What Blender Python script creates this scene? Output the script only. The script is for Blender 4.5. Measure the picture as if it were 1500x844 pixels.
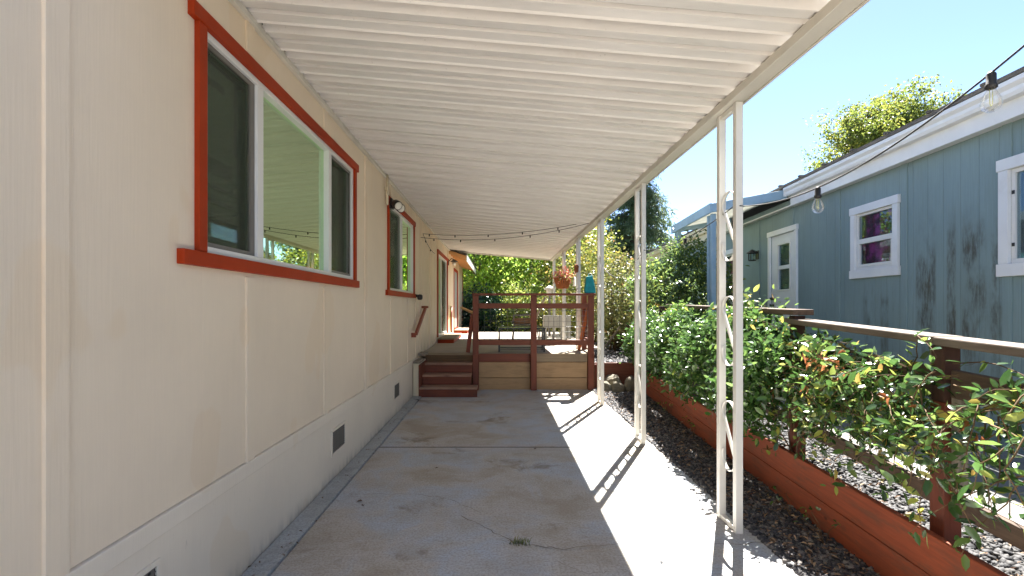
import bpy, bmesh, math, random
import numpy as np
from mathutils import Vector, Matrix
R = math.radians
random.seed(7)
rng = np.random.default_rng(11)
for o in list(bpy.data.objects):
    bpy.data.objects.remove(o)
S = bpy.context.scene
COL = S.collection

# ------------------------------------------------------------------ camera, sky, sun, exposure
cam_d = bpy.data.cameras.new('camera')
cam = bpy.data.objects.new('camera', cam_d); COL.objects.link(cam)
cam.location = (0, 0, 1.41); cam.rotation_euler = (R(90), 0, 0)
cam_d.lens = 18; cam_d.sensor_width = 36
cam_d.shift_x = 20/1500; cam_d.shift_y = 28/1500
cam_d.clip_start = .05; cam_d.clip_end = 2000
S.camera = cam
SUN_DIR = Vector((.309, .66, 1.0)).normalized()
EL = math.asin(SUN_DIR.z); AZ = math.atan2(SUN_DIR.x, SUN_DIR.y)
W = bpy.data.worlds.new('World'); S.world = W; W.use_nodes = True
wn = W.node_tree.nodes; wl = W.node_tree.links; wn.clear()
sky = wn.new('ShaderNodeTexSky'); sky.sky_type = 'NISHITA'; sky.sun_disc = False
sky.sun_elevation = EL; sky.sun_rotation = AZ
sky.air_density = .55; sky.dust_density = .12; sky.ozone_density = 1.0
bg = wn.new('ShaderNodeBackground'); bg.inputs[1].default_value = .055
wo = wn.new('ShaderNodeOutputWorld')
wl.new(sky.outputs[0], bg.inputs[0]); wl.new(bg.outputs[0], wo.inputs[0])
sun_d = bpy.data.lights.new('sun', 'SUN'); sun_d.energy = 4.4; sun_d.angle = R(.53); sun_d.color = (1, .965, .91)
sun = bpy.data.objects.new('sun', sun_d); COL.objects.link(sun)
sun.rotation_euler = (-SUN_DIR).to_track_quat('-Z', 'Y').to_euler(); sun.location = (5, 10, 20)
S.view_settings.view_transform = 'Standard'; S.view_settings.look = 'None'
S.view_settings.gamma = 1; S.view_settings.use_curve_mapping = False
S.view_settings.exposure = 2.8
S.cycles.use_denoising = True
S.cycles.max_bounces = 10; S.cycles.diffuse_bounces = 8; S.cycles.transparent_max_bounces = 24
S.cycles.sample_clamp_indirect = 8

# ------------------------------------------------------------------ materials
def srgb(r, g, b):
    f = lambda c: (c/12.92 if c <= .04045 else ((c+.055)/1.055)**2.4)
    return (f(r/255), f(g/255), f(b/255), 1)
class NT:
    def __init__(s, name):
        s.m = bpy.data.materials.new(name); s.m.use_nodes = True
        s.t = s.m.node_tree; s.t.nodes.clear()
        s.out = s.n('ShaderNodeOutputMaterial')
    def n(s, ty, **kw):
        nd = s.t.nodes.new(ty)
        for k, v in kw.items(): setattr(nd, k, v)
        return nd
    def l(s, a, b): s.t.links.new(a, b)
    def coords(s, scale=(1, 1, 1), kind='Object'):
        tc = s.n('ShaderNodeTexCoord'); mp = s.n('ShaderNodeMapping')
        mp.inputs['Scale'].default_value = scale
        s.l(tc.outputs[kind], mp.inputs[0]); return mp.outputs[0]
    def noise(s, co, scale, detail=4, rough=.55):
        nd = s.n('ShaderNodeTexNoise'); nd.inputs['Scale'].default_value = scale
        nd.inputs['Detail'].default_value = detail; nd.inputs['Roughness'].default_value = rough
        s.l(co, nd.inputs['Vector']); return nd.outputs[0]
    def ramp(s, fac, stops):
        nd = s.n('ShaderNodeValToRGB'); e = nd.color_ramp.elements
        while len(e) < len(stops): e.new(.5)
        for k, (p, c) in enumerate(stops):
            e[k].position = p; e[k].color = c if len(c) == 4 else (*c, 1)
        s.l(fac, nd.inputs[0]); return nd.outputs[0]
    def mix(s, fac, a, b, mode='MIX'):
        nd = s.n('ShaderNodeMix'); nd.data_type = 'RGBA'; nd.blend_type = mode
        for sock, v in ((nd.inputs[0], fac), (nd.inputs[6], a), (nd.inputs[7], b)):
            if hasattr(v, 'is_output'): s.l(v, sock)
            elif isinstance(v, (int, float)): sock.default_value = v
            else: sock.default_value = v if len(v) == 4 else (*v, 1)
        return nd.outputs[2]
    def math(s, op, a, b=0):
        nd = s.n('ShaderNodeMath', operation=op)
        for sock, v in ((nd.inputs[0], a), (nd.inputs[1], b)):
            if hasattr(v, 'is_output'): s.l(v, sock)
            else: sock.default_value = v
        return nd.outputs[0]
    def mr(s, v, a, b, c=0, d=1, smooth=True):
        nd = s.n('ShaderNodeMapRange'); nd.interpolation_type = 'SMOOTHSTEP' if smooth else 'LINEAR'
        s.l(v, nd.inputs[0])
        for i, x in zip((1, 2, 3, 4), (a, b, c, d)): nd.inputs[i].default_value = x
        return nd.outputs[0]
    def bsdf(s, col, rough=.6, bump=None, bstr=.2, bdist=.01, metal=0, spec=.5, **kw):
        p = s.n('ShaderNodeBsdfPrincipled')
        if hasattr(col, 'is_output'): s.l(col, p.inputs['Base Color'])
        else: p.inputs['Base Color'].default_value = col if len(col) == 4 else (*col, 1)
        if hasattr(rough, 'is_output'): s.l(rough, p.inputs['Roughness'])
        else: p.inputs['Roughness'].default_value = rough
        p.inputs['Metallic'].default_value = metal; p.inputs['Specular IOR Level'].default_value = spec
        if bump is not None:
            b = s.n('ShaderNodeBump'); b.inputs['Strength'].default_value = bstr; b.inputs['Distance'].default_value = bdist
            s.l(bump, b.inputs['Height']); s.l(b.outputs[0], p.inputs['Normal'])
        for k, v in kw.items(): p.inputs[k].default_value = v
        return p
    def end(s, sh):
        s.l(sh.outputs[0] if not hasattr(sh, 'is_output') else sh, s.out.inputs[0]); return s.m

def mul(c, k): return (min(c[0]*k, 1), min(c[1]*k, 1), min(c[2]*k, 1), 1)
def plain(name, c, rough=.5, var=.12, scale=6, stretch=(1, 1, 1), bump=.15, bscale=80, metal=0, spec=.5, dirt=None, dirt_amt=.5):
    t = NT(name); co = t.coords(stretch)
    nz = t.noise(co, scale, 5)
    col = t.ramp(nz, [(.3, mul(c, 1-var)), (.7, mul(c, 1+var))])
    if dirt:
        d = t.noise(co, scale*.6, 8, .7)
        col = t.mix(t.mr(d, .52, .72, 0, dirt_amt), col, dirt)
    return t.end(t.bsdf(col, rough, t.noise(co, bscale, 4), bump, .004, metal, spec))

def wood(name, c, axis, rough=.7, var=.3, worn=None, worn_amt=.6, knots=False):
    t = NT(name)
    st = {'x': (1.2, 22, 22), 'y': (22, 1.2, 22), 'z': (22, 22, 1.2)}[axis]
    co = t.coords(st); g = t.noise(co, 2.2, 6, .6)
    col = t.ramp(g, [(.25, mul(c, 1-var)), (.5, c), (.78, mul(c, 1+var))])
    co2 = t.coords()
    big = t.noise(co2, 2.3, 4)
    col = t.mix(t.mr(big, .35, .7, 0, .35), col, mul(c, .6))
    if worn:
        w = t.noise(t.coords({'x': (1, 5, 5), 'y': (5, 1, 5), 'z': (5, 5, 1)}[axis]), 3, 8, .7)
        col = t.mix(t.mr(w, .48, .66, 0, worn_amt), col, worn)
    if knots:
        v = t.n('ShaderNodeTexVoronoi'); v.inputs['Scale'].default_value = 3.2
        t.l(t.coords({'x': (.8, 1.6, 1.6), 'y': (1.6, .8, 1.6), 'z': (1.6, 1.6, .8)}[axis]), v.inputs['Vector'])
        col = t.mix(t.mr(v.outputs['Distance'], .05, .09, .85, 0), col, mul(c, .22))
    return t.end(t.bsdf(col, rough, g, .45, .004))

M = {}
CREAM = srgb(231, 214, 190)
def siding(name, c, grain=.5, dirt=None):
    t = NT(name); co = t.coords((30, 30, 1.0)); g = t.noise(co, 3.5, 6, .62)
    co2 = t.coords(); b = t.noise(co2, .9, 5, .6)
    col = t.ramp(b, [(.3, mul(c, .92)), (.7, mul(c, 1.06))])
    pt = t.noise(t.coords((1, 1.2, .8)), 1.6, 2, .4)
    col = t.mix(t.mr(pt, .60, .615, 0, .34), col, mul((c[0], c[1]*.92, c[2]*.8, 1), .93))
    col = t.mix(t.mr(g, .3, .7, .06, 0), col, mul(c, .6))
    sc = t.noise(t.coords((9, 9, 2.5)), 2.2, 9, .8)
    col = t.mix(t.mr(sc, .66, .72, 0, .22), col, mul(c, .62))
    wave = t.noise(t.coords((1, 1, .5)), 1.1, 2, .5)
    g = t.math('ADD', g, t.math('MULTIPLY', wave, 3.0))
    if dirt:
        d = t.noise(t.coords((3, 3, .6)), 5, 8, .7)
        sep = t.n('ShaderNodeSeparateXYZ'); t.l(co2, sep.inputs[0])
        low = t.mr(sep.outputs[2], 0.0, .12, .45, 0)
        col = t.mix(t.math('MULTIPLY', t.mr(d, .35, .7), low), col, dirt)
        d2 = t.noise(t.coords((6, 6, 1.5)), 4, 6, .7)
        col = t.mix(t.mr(d2, .66, .74, 0, .25), col, dirt)
    return t.end(t.bsdf(col, .55, g, grain, .004))
M['cream'] = siding('cream_siding', CREAM, .35)
M['skirt'] = siding('skirting_paint', srgb(229, 217, 199), .3, srgb(110, 105, 98))
M['cream_trim'] = siding('cream_trim', srgb(214, 200, 172), .4)
M['red'] = plain('red_trim_paint', srgb(158, 50, 8), .55, .16, 4, (1, .5, 1), bump=.3, bscale=50, spec=.2)
M['white_vinyl'] = plain('white_vinyl', srgb(222, 222, 218), .35, .04, 3, bump=.03)
M['grey_alu'] = plain('grey_screen_frame', srgb(110, 105, 98), .45, .06)
M['white_paint'] = plain('white_post_paint', srgb(222, 219, 210), .4, .06, 4, dirt=srgb(160, 140, 110), dirt_amt=.25, bump=.08)
M['gutter_paint'] = plain('beam_paint', srgb(205, 200, 188), .45, .06, 3, dirt=srgb(150, 138, 118), dirt_amt=.3)
M['black'] = plain('black_metal', (.012, .012, .013, 1), .4, .2)
M['black_rubber'] = plain('black_rubber', (.014, .013, .012, 1), .6, .2)
M['dark_room'] = plain('room_wall', srgb(96, 92, 84), .8, .05)
M['shutter'] = plain('shutter_paint', srgb(232, 236, 214), .45, .04)

def roof_metal():
    t = NT('carport_roof_paint'); c = srgb(224, 220, 215)
    co = t.coords((1.0, 9, 1)); n = t.noise(co, 1.6, 6, .65)
    col = t.ramp(n, [(.3, mul(c, .93)), (.65, mul(c, 1.03))])
    st = t.noise(t.coords((2.2, 14, 1)), 1.5, 8, .7)
    col = t.mix(t.mr(st, .58, .76, 0, .25), col, srgb(176, 160, 140))
    sp = t.noise(t.coords(), 60, 3, .6)
    col = t.mix(t.mr(sp, .66, .75, 0, .3), col, srgb(150, 140, 125))
    return t.end(t.bsdf(col, .34, n, .03, .003))
M['roof_metal'] = roof_metal()

def concrete(name, c1, c2, c3, dark, base_scale=.9, stain=.8):
    t = NT(name); co = t.coords()
    warp = t.n('ShaderNodeTexNoise'); warp.inputs['Scale'].default_value = 1.3; warp.inputs['Detail'].default_value = 5; t.l(co, warp.inputs['Vector'])
    wv = t.n('ShaderNodeVectorMath', operation='MULTIPLY_ADD'); t.l(warp.outputs['Color'], wv.inputs[0]); wv.inputs[1].default_value = (.9, .9, 0); t.l(co, wv.inputs[2])
    n1 = t.noise(wv.outputs[0], base_scale, 6, .62); n2 = t.noise(co, base_scale*3.1, 8, .7); n3 = t.noise(co, 70, 5, .75)
    n4 = t.noise(wv.outputs[0], 1.15, 9, .74); n5 = t.noise(t.coords((3.2, .5, 1)), 1.6, 8, .7)
    col = t.ramp(n1, [(.36, c1), (.47, c2), (.56, c3), (.66, c2)])
    col = t.mix(t.mr(n2, .40, .68, 0, .55), col, c1)
    col = t.mix(t.mr(n5, .55, .70, 0, .5), col, c3)
    col = t.mix(t.mr(n4, .54, .66, 0, stain), col, dark)
    n6 = t.noise(wv.outputs[0], .75, 7, .7)
    col = t.mix(t.mr(n6, .60, .70, 0, stain*.8), col, mul(dark, .55))
    col = t.mix(t.mr(n3, .34, .6, .55, 0), col, mul(c1, .5))
    br = t.noise(t.coords((1.5, 40, 1)), 3, 4, .6)
    col = t.mix(t.mr(br, .35, .6, .16, 0), col, mul(c1, .6))
    sp = t.noise(co, 300, 2, .6)
    col = t.mix(t.mr(sp, .60, .70, 0, .4), col, mul(c2, .4))
    bmp = t.math('ADD', n3, t.math('MULTIPLY', sp, .5))
    return t.end(t.bsdf(col, .82, bmp, .4, .004, spec=.3))
M['concrete'] = concrete('driveway_concrete', srgb(172, 160, 143), srgb(193, 188, 181), srgb(184, 192, 202), srgb(126, 112, 94))
M['kerb'] = concrete('edge_concrete', srgb(160, 162, 160), srgb(178, 180, 178), srgb(182, 186, 188), srgb(74, 74, 72), 3, .9)
M['path'] = concrete('path_concrete', srgb(128, 122, 114), srgb(140, 136, 130), srgb(136, 134, 130), srgb(104, 96, 86))
M['crack'] = plain('crack_dirt', srgb(104, 92, 76), .9, .3)
M['joint'] = plain('joint_filler', srgb(64, 56, 48), .95, .3)
M['soil'] = plain('soil', srgb(70, 60, 52), .95, .35, 5, bump=.8, bscale=40)
M['ground'] = plain('ground_soil', srgb(110, 104, 86), .95, .3, .8, bump=.6, bscale=20)
M['redwood_y'] = wood('red_stained_board', srgb(142, 66, 34), 'y', .8, .3, srgb(92, 62, 44), .55, True)
M['redwood_x'] = wood('red_stained_cross_board', srgb(112, 62, 42), 'x', .75, .3, srgb(92, 72, 58), .4, True)
M['fence_post'] = wood('red_fence_post', srgb(112, 52, 32), 'z', .75, .25, srgb(82, 62, 52), .35)
M['post_dark'] = wood('dark_post_wood', srgb(72, 46, 38), 'z', .85, .3)
M['fence_cap'] = wood('weathered_cap', srgb(104, 92, 80), 'y', .85, .35, srgb(84, 70, 58), .6)
M['fence_rail'] = wood('weathered_rail', srgb(92, 74, 60), 'y', .85, .4, srgb(60, 44, 36), .6)
M['grey_wood_z'] = wood('grey_raw_wood', srgb(140, 130, 116), 'z', .85, .35, srgb(92, 78, 66), .5)
M['rail_x'] = wood('railing_stain', srgb(120, 60, 36), 'x', .6, .25)
M['rail_z'] = wood('railing_post_stain', srgb(118, 58, 35), 'z', .6, .25)
M['rail_y'] = wood('railing_side_stain', srgb(120, 60, 36), 'y', .6, .25)
M['deck_y'] = wood('deck_plank', srgb(158, 148, 134), 'x', .8, .2, srgb(120, 110, 98), .4)
M['deck_grey'] = wood('deck_edge_grey', srgb(146, 128, 104), 'x', .8, .25)
M['skirt_tan'] = wood('tan_skirt_board', srgb(176, 144, 106), 'x', .75, .12, srgb(120, 94, 68), .35)
M['step_riser'] = wood('step_riser_stain', srgb(114, 56, 34), 'x', .65, .25, srgb(74, 40, 28), .5)
M['step_tread'] = wood('step_tread_worn', srgb(158, 124, 104), 'x', .75, .3, srgb(96, 50, 36), .6)
M['step_old'] = wood('step_old_board', srgb(110, 84, 56), 'x', .8, .4, srgb(60, 48, 36), .6)
M['orange_wood'] = wood('orange_wood', srgb(176, 96, 48), 'z', .7, .2)
M['handrail'] = wood('handrail_stain', srgb(140, 66, 42), 'y', .6, .2)
M['wire'] = plain('galvanised_wire', srgb(120, 122, 122), .45, .1, metal=.6)
M['rock'] = plain('garden_rock', srgb(120, 114, 98), .95, .35, 5, bump=1.2, bscale=22, dirt=srgb(94, 90, 66), dirt_amt=.7)
M['bark'] = plain('tree_bark', srgb(92, 76, 62), .95, .35, 6, (3, 3, .6), bump=1, bscale=24)
M['bark_red'] = plain('red_bark', srgb(140, 84, 52), .95, .3, 6, (3, 3, .6), bump=1, bscale=24)
M['stem'] = plain('vine_stem', srgb(98, 76, 50), .9, .3, 10)
def porch_sheet():  # translucency added to lighten the porch underside and the door
    t = NT('translucent_porch_sheet'); n = t.noise(t.coords((1, 1, 1)), 5, 4)
    col = t.ramp(n, [(.3, srgb(196, 196, 188)), (.7, srgb(224, 224, 216))]); p = t.bsdf(col, .5)
    tl = t.n('ShaderNodeBsdfTranslucent'); t.l(col, tl.inputs[0]); mx = t.n('ShaderNodeMixShader'); mx.inputs[0].default_value = .45
    t.l(p.outputs[0], mx.inputs[1]); t.l(tl.outputs[0], mx.inputs[2]); return t.end(mx)
M['porch_sheet'] = porch_sheet()
M['porch_blue'] = plain('porch_blue_paint', srgb(150, 178, 194), .6, .12, 3, bump=.2, dirt=srgb(190, 205, 212), dirt_amt=.5)
M['white_trim'] = plain('white_trim_paint', srgb(226, 228, 228), .5, .05, 3, dirt=srgb(170, 168, 160), dirt_amt=.2)
M['cream_fascia'] = plain('cream_fascia', srgb(216, 208, 184), .5, .06, 3)
M['shingle'] = plain('roof_shingle', srgb(88, 84, 78), .95, .25, 8, bump=.6)
M['lamp_glass'] = plain('frosted_lamp_glass', srgb(225, 222, 212), .25, .03)
M['planter'] = wood('grey_planter_board', srgb(176, 174, 166), 'z', .7, .12)
M['cushion'] = plain('brown_cushion', srgb(134, 100, 72), .9, .25, 14, bump=.5)
M['sling'] = plain('tan_chair_slat', srgb(186, 172, 150), .7, .1)
M['teal'] = plain('teal_fabric', srgb(20, 142, 152), .75, .25, 14, bump=.5, bscale=60)
M['basket'] = wood('basket_wood', srgb(164, 92, 44), 'z', .75, .3)
M['flower'] = plain('pink_blossom', srgb(230, 160, 140), .7, .2, 20)
M['hose'] = plain('yellow_green_hose', srgb(170, 170, 70), .5, .1)
M['soffit'] = wood('orange_soffit_board', srgb(206, 158, 104), 'y', .7, .12)

def blue_siding():
    t = NT('blue_siding'); c = srgb(128, 149, 148); co = t.coords()
    g = t.noise(t.coords((26, 26, .9)), 3, 6, .6)
    b = t.noise(t.coords((1.2, 1.2, .5)), 1.3, 5, .6)
    col = t.ramp(b, [(.3, mul(c, .88)), (.7, mul((c[0]*.98, c[1], c[2]*1.06, 1), 1.1))])
    col = t.mix(t.mr(g, .3, .7, .22, 0), col, mul(c, .5))
    sep = t.n('ShaderNodeSeparateXYZ'); t.l(co, sep.inputs[0]); y, z = sep.outputs[1], sep.outputs[2]
    # mildew: strips with ragged ends on the boards between the two windows, and a little under the small window
    m1 = t.math('MULTIPLY', t.mr(y, 4.25, 4.5), t.mr(y, 5.35, 5.55, 1, 0))
    m1 = t.math('MULTIPLY', m1, t.math('MULTIPLY', t.mr(z, 1.9, 2.45, 1, 0), t.mr(z, .6, 1.2)))
    m2 = t.math('MULTIPLY', t.math('MULTIPLY', t.mr(y, 5.7, 5.85), t.mr(y, 6.2, 6.35, 1, 0)), t.mr(z, 1.5, 1.75, .8, 0))
    mm = t.math('MAXIMUM', m1, m2)
    nd = t.n('ShaderNodeTexNoise'); nd.noise_dimensions = '1D'; nd.inputs['Scale'].default_value = 5.2; nd.inputs['Detail'].default_value = 1
    t.l(y, nd.inputs['W'])
    strip = t.mr(nd.outputs[0], .40, .52)
    rag = t.mr(t.noise(t.coords((16, 16, 3)), 2, 9, .75), .30, .60)
    rag2 = t.mr(t.noise(t.coords((3, 3, 1.4)), 1.5, 4, .6), .36, .62)
    f = t.math('MULTIPLY', t.math('MULTIPLY', mm, strip), t.math('MULTIPLY', rag, rag2))
    col = t.mix(t.math('MULTIPLY', f, .95), col, srgb(66, 62, 50))
    gr = t.math('PINGPONG', t.math('ADD', y, .03), .1016)
    groove = t.mr(gr, .0, .006, 0, 1)
    col = t.mix(t.math('MULTIPLY', t.math('SUBTRACT', 1, groove), .35), col, mul(c, .45))
    h = t.math('ADD', t.math('MULTIPLY', g, .4), groove)
    return t.end(t.bsdf(col, .6, h, .6, .006))
M['blue'] = blue_siding()

def glass(name, tint, refl_tint, base=.12, extra=.9, rough=.0):
    t = NT(name)
    tr = t.n('ShaderNodeBsdfTransparent'); tr.inputs[0].default_value = tint
    gl = t.n('ShaderNodeBsdfGlossy'); gl.inputs[0].default_value = refl_tint; gl.inputs[1].default_value = rough
    fr = t.n('ShaderNodeFresnel'); fr.inputs[0].default_value = 1.52
    f = t.math('MINIMUM', t.math('ADD', t.math('MULTIPLY', fr.outputs[0], extra), base), 1)
    mx = t.n('ShaderNodeMixShader'); t.l(f, mx.inputs[0]); t.l(tr.outputs[0], mx.inputs[1]); t.l(gl.outputs[0], mx.inputs[2])
    return t.end(mx)
M['glass_green'] = glass('coated_window_glass', (.84, .95, .76, 1), (.74, .97, .64, 1), .56, 1.0, .012)
M['glass_dark'] = glass('dark_window_glass', (.80, .88, .76, 1), (.8, .9, .8, 1), .05, .8, .01)
M['glass_clear'] = glass('clear_glass', (.985, .99, .985, 1), (1, 1, 1, 1), .03, .45)
M['glass_blue'] = glass('neighbour_glass', (.72, .78, .80, 1), (.75, .9, 1, 1), .0, .12)
def screen():
    t = NT('insect_screen')
    tr = t.n('ShaderNodeBsdfTransparent'); tr.inputs[0].default_value = (1, 1, 1, 1)
    df = t.n('ShaderNodeBsdfDiffuse'); df.inputs[0].default_value = (.10, .11, .085, 1)
    mx = t.n('ShaderNodeMixShader'); mx.inputs[0].default_value = .30
    t.l(tr.outputs[0], mx.inputs[1]); t.l(df.outputs[0], mx.inputs[2]); return t.end(mx)
M['screen'] = screen()
def curtain():
    t = NT('magenta_curtain'); n = t.noise(t.coords((1, 1, 1)), 6, 3)
    col = t.ramp(n, [(.38, srgb(84, 56, 60)), (.52, srgb(136, 44, 66)), (.64, srgb(226, 70, 160))])
    return t.end(t.bsdf(col, .8))
M['curtain'] = curtain()
M['dusk_blind'] = plain('blue_grey_blind', srgb(74, 92, 100), .7, .1)
M['grey_blind'] = plain('grey_blind', srgb(170, 176, 184), .7, .05)

def leafmat(name, stops, rough=.38, trans=.35, tval=1.5, spec=.55):
    t = NT(name)
    at = t.n('ShaderNodeAttribute'); at.attribute_name = 'tint'
    col = t.ramp(at.outputs['Fac'], [(p, srgb(*c)) for p, c in stops])
    p = t.bsdf(col, rough, spec=spec)
    tl = t.n('ShaderNodeBsdfTranslucent')
    hs = t.n('ShaderNodeHueSaturation'); hs.inputs['Hue'].default_value = .485; hs.inputs['Saturation'].default_value = .95; hs.inputs['Value'].default_value = tval
    t.l(col, hs.inputs['Color']); t.l(hs.outputs[0], tl.inputs[0])
    mx = t.n('ShaderNodeMixShader'); mx.inputs[0].default_value = trans
    t.l(p.outputs[0], mx.inputs[1]); t.l(tl.outputs[0], mx.inputs[2]); return t.end(mx)
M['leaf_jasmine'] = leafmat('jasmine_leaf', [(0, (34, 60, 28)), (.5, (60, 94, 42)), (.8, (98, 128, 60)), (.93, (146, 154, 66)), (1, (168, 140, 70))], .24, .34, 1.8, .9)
M['leaf_glossy'] = leafmat('glossy_shrub_leaf', [(0, (46, 68, 38)), (.6, (78, 102, 52)), (.9, (122, 136, 60)), (1, (164, 160, 70))], .24, .45, 1.9, .8)
M['leaf_yellow'] = leafmat('yellowish_leaf', [(0, (70, 86, 36)), (.5, (112, 122, 50)), (.85, (156, 146, 60)), (1, (176, 128, 70))], .45, .42, 1.3)
M['leaf_olive'] = leafmat('olive_leaf', [(0, (54, 66, 34)), (.5, (92, 98, 48)), (.85, (124, 118, 62)), (1, (146, 108, 64))], .5, .35)
M['leaf_tree'] = leafmat('tree_leaf', [(0, (66, 98, 38)), (.5, (110, 142, 52)), (.85, (154, 168, 62)), (1, (186, 180, 74))], .42, .6, 2.1)
M['leaf_tree_pale'] = leafmat('pale_tree_leaf', [(0, (72, 98, 42)), (.5, (110, 130, 56)), (.85, (146, 152, 70)), (1, (172, 152, 84))], .45, .5, 1.5)
M['leaf_sunlit'] = leafmat('sunlit_tree_leaf', [(0, (58, 78, 30)), (.5, (92, 108, 42)), (.85, (126, 128, 50)), (1, (150, 130, 60))], .45, .55, 1.7)
M['leaf_ivy'] = leafmat('dark_ivy_leaf', [(0, (20, 46, 36)), (.6, (34, 70, 52)), (1, (70, 104, 70))], .32, .2)
M['needle'] = leafmat('conifer_needle', [(0, (56, 76, 52)), (.6, (86, 108, 76)), (1, (126, 136, 96))], .55, .35)
M['leaf_dry'] = leafmat('dry_leaf', [(0, (138, 84, 42)), (.6, (178, 122, 66)), (1, (204, 162, 104))], .6, .22)
M['litter'] = leafmat('leaf_litter', [(0, (92, 70, 52)), (.6, (134, 106, 80)), (1, (176, 150, 118))], .8, .1)
M['grass'] = leafmat('weed_blade', [(0, (70, 84, 38)), (1, (126, 132, 62))], .5, .35)
def stonemat(name, a, b, c):
    t = NT(name); at = t.n('ShaderNodeAttribute'); at.attribute_name = 'tint'
    col = t.ramp(at.outputs['Fac'], [(0, srgb(*a)), (.6, srgb(*b)), (1, srgb(*c))])
    return t.end(t.bsdf(col, .75))
M['stone'] = stonemat('gravel_stone', (40, 41, 45), (72, 71, 75), (128, 122, 116))
M['stone_sun_toned'] = stonemat('sun_toned_gravel_stone', (38, 38, 40), (56, 55, 56), (84, 81, 77))  # same stones as the strip, darkened in colour to offset the sunlight

# ------------------------------------------------------------------ mesh helpers
class MB:
    def __init__(s): s.v = []; s.f = []; s.sm = []
    def add(s, vs, fs, smooth=False):
        k = len(s.v); s.v += [tuple(v) for v in vs]
        s.f += [tuple(i+k for i in f) for f in fs]; s.sm += [smooth]*len(fs); return s
    def box(s, x0, x1, y0, y1, z0, z1):
        if x0 > x1: x0, x1 = x1, x0
        if y0 > y1: y0, y1 = y1, y0
        if z0 > z1: z0, z1 = z1, z0
        return s.add([(x0,y0,z0),(x1,y0,z0),(x1,y1,z0),(x0,y1,z0),(x0,y0,z1),(x1,y0,z1),(x1,y1,z1),(x0,y1,z1)],
                     [(0,3,2,1),(4,5,6,7),(0,1,5,4),(1,2,6,5),(2,3,7,6),(3,0,4,7)])
    def bar(s, p0, p1, w, h, up=(0, 0, 1), ext=0):
        p0, p1 = Vector(p0), Vector(p1); d = (p1-p0).normalized(); p0 = p0-d*ext; p1 = p1+d*ext
        u = Vector(up); a = d.cross(u)
        if a.length < 1e-4: a = d.cross(Vector((1, 0, 0)))
        a.normalize(); b = a.cross(d).normalized(); a = a*w/2; b = b*h/2
        vs = [p+i*a+j*b for p in (p0, p1) for i, j in ((-1,-1),(1,-1),(1,1),(-1,1))]
        return s.add(vs, [(0,1,2,3),(7,6,5,4),(0,4,5,1),(1,5,6,2),(2,6,7,3),(3,7,4,0)])
    def tube(s, pts, r, n=8, cap=True):
        pts = [Vector(p) for p in pts]; rs = r if isinstance(r, (list, tuple)) else [r]*len(pts)
        vs = []; prev = None
        for i, p in enumerate(pts):
            d = (pts[min(i+1, len(pts)-1)]-pts[max(i-1, 0)]).normalized()
            a = prev-d*prev.dot(d) if prev is not None else d.orthogonal()
            if a.length < 1e-5: a = d.orthogonal()
            a.normalize(); prev = a; b = d.cross(a)
            vs += [p+(a*math.cos(2*math.pi*k/n)+b*math.sin(2*math.pi*k/n))*rs[i] for k in range(n)]
        fs = [(i*n+k, i*n+(k+1) % n, (i+1)*n+(k+1) % n, (i+1)*n+k) for i in range(len(pts)-1) for k in range(n)]
        if cap: fs += [tuple(range(n))[::-1], tuple((len(pts)-1)*n+k for k in range(n))]
        return s.add(vs, fs, True)
    def lathe(s, prof, c=(0, 0, 0), n=16):
        c = Vector(c); vs = []
        for r, z in prof: vs += [c+Vector((r*math.cos(2*math.pi*k/n), r*math.sin(2*math.pi*k/n), z)) for k in range(n)]
        fs = [(i*n+k, i*n+(k+1) % n, (i+1)*n+(k+1) % n, (i+1)*n+k) for i in range(len(prof)-1) for k in range(n)]
        fs += [tuple(range(n))[::-1], tuple((len(prof)-1)*n+k for k in range(n))]
        return s.add(vs, fs, True)
    def strip(s, pts, w, t, side):
        """flat bar bent along pts; w = width along the vector `side`, t = thickness"""
        pts = [Vector(p) for p in pts]; sd = Vector(side).normalized()*w/2; vs = []
        for i, p in enumerate(pts):
            d = (pts[min(i+1, len(pts)-1)]-pts[max(i-1, 0)]).normalized(); nn = d.cross(sd).normalized()*t/2
            vs += [p-sd-nn, p+sd-nn, p+sd+nn, p-sd+nn]
        fs = [(i*4+k, i*4+(k+1) % 4, i*4+4+(k+1) % 4, i*4+4+k) for i in range(len(pts)-1) for k in range(4)]
        e = (len(pts)-1)*4; fs += [(3, 2, 1, 0), (e, e+1, e+2, e+3)]
        return s.add(vs, fs, True)
    def prism(s, poly, axis, a, b):
        n = len(poly); put = {'x': lambda p, t: (t, p[0], p[1]), 'y': lambda p, t: (p[0], t, p[1]), 'z': lambda p, t: (p[0], p[1], t)}[axis]
        vs = [put(p, a) for p in poly]+[put(p, b) for p in poly]
        fs = [tuple(range(n)), tuple(range(2*n-1, n-1, -1))]+[(k, n+k, n+(k+1) % n, (k+1) % n) for k in range(n)]
        return s.add(vs, fs)
    def build(s, name, mat, parent=None, bevel=0, rel=True, solid=0):
        me = bpy.data.meshes.new(name)
        off = parent_off(parent) if (parent is not None and rel) else Vector()
        me.from_pydata([(v[0]-off.x, v[1]-off.y, v[2]-off.z) for v in s.v], [], s.f)
        me.polygons.foreach_set('use_smooth', s.sm)
        bm = bmesh.new(); bm.from_mesh(me); bmesh.ops.recalc_face_normals(bm, faces=bm.faces); bm.to_mesh(me); bm.free()
        me.materials.append(mat); me.update()
        o = bpy.data.objects.new(name, me); COL.objects.link(o)
        if parent is not None: o.parent = parent
        if solid:
            md = o.modifiers.new('solid', 'SOLIDIFY'); md.thickness = solid
        if bevel:
            md = o.modifiers.new('bevel', 'BEVEL'); md.width = bevel; md.segments = 2; md.limit_method = 'ANGLE'; md.angle_limit = R(50)
        return o
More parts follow.
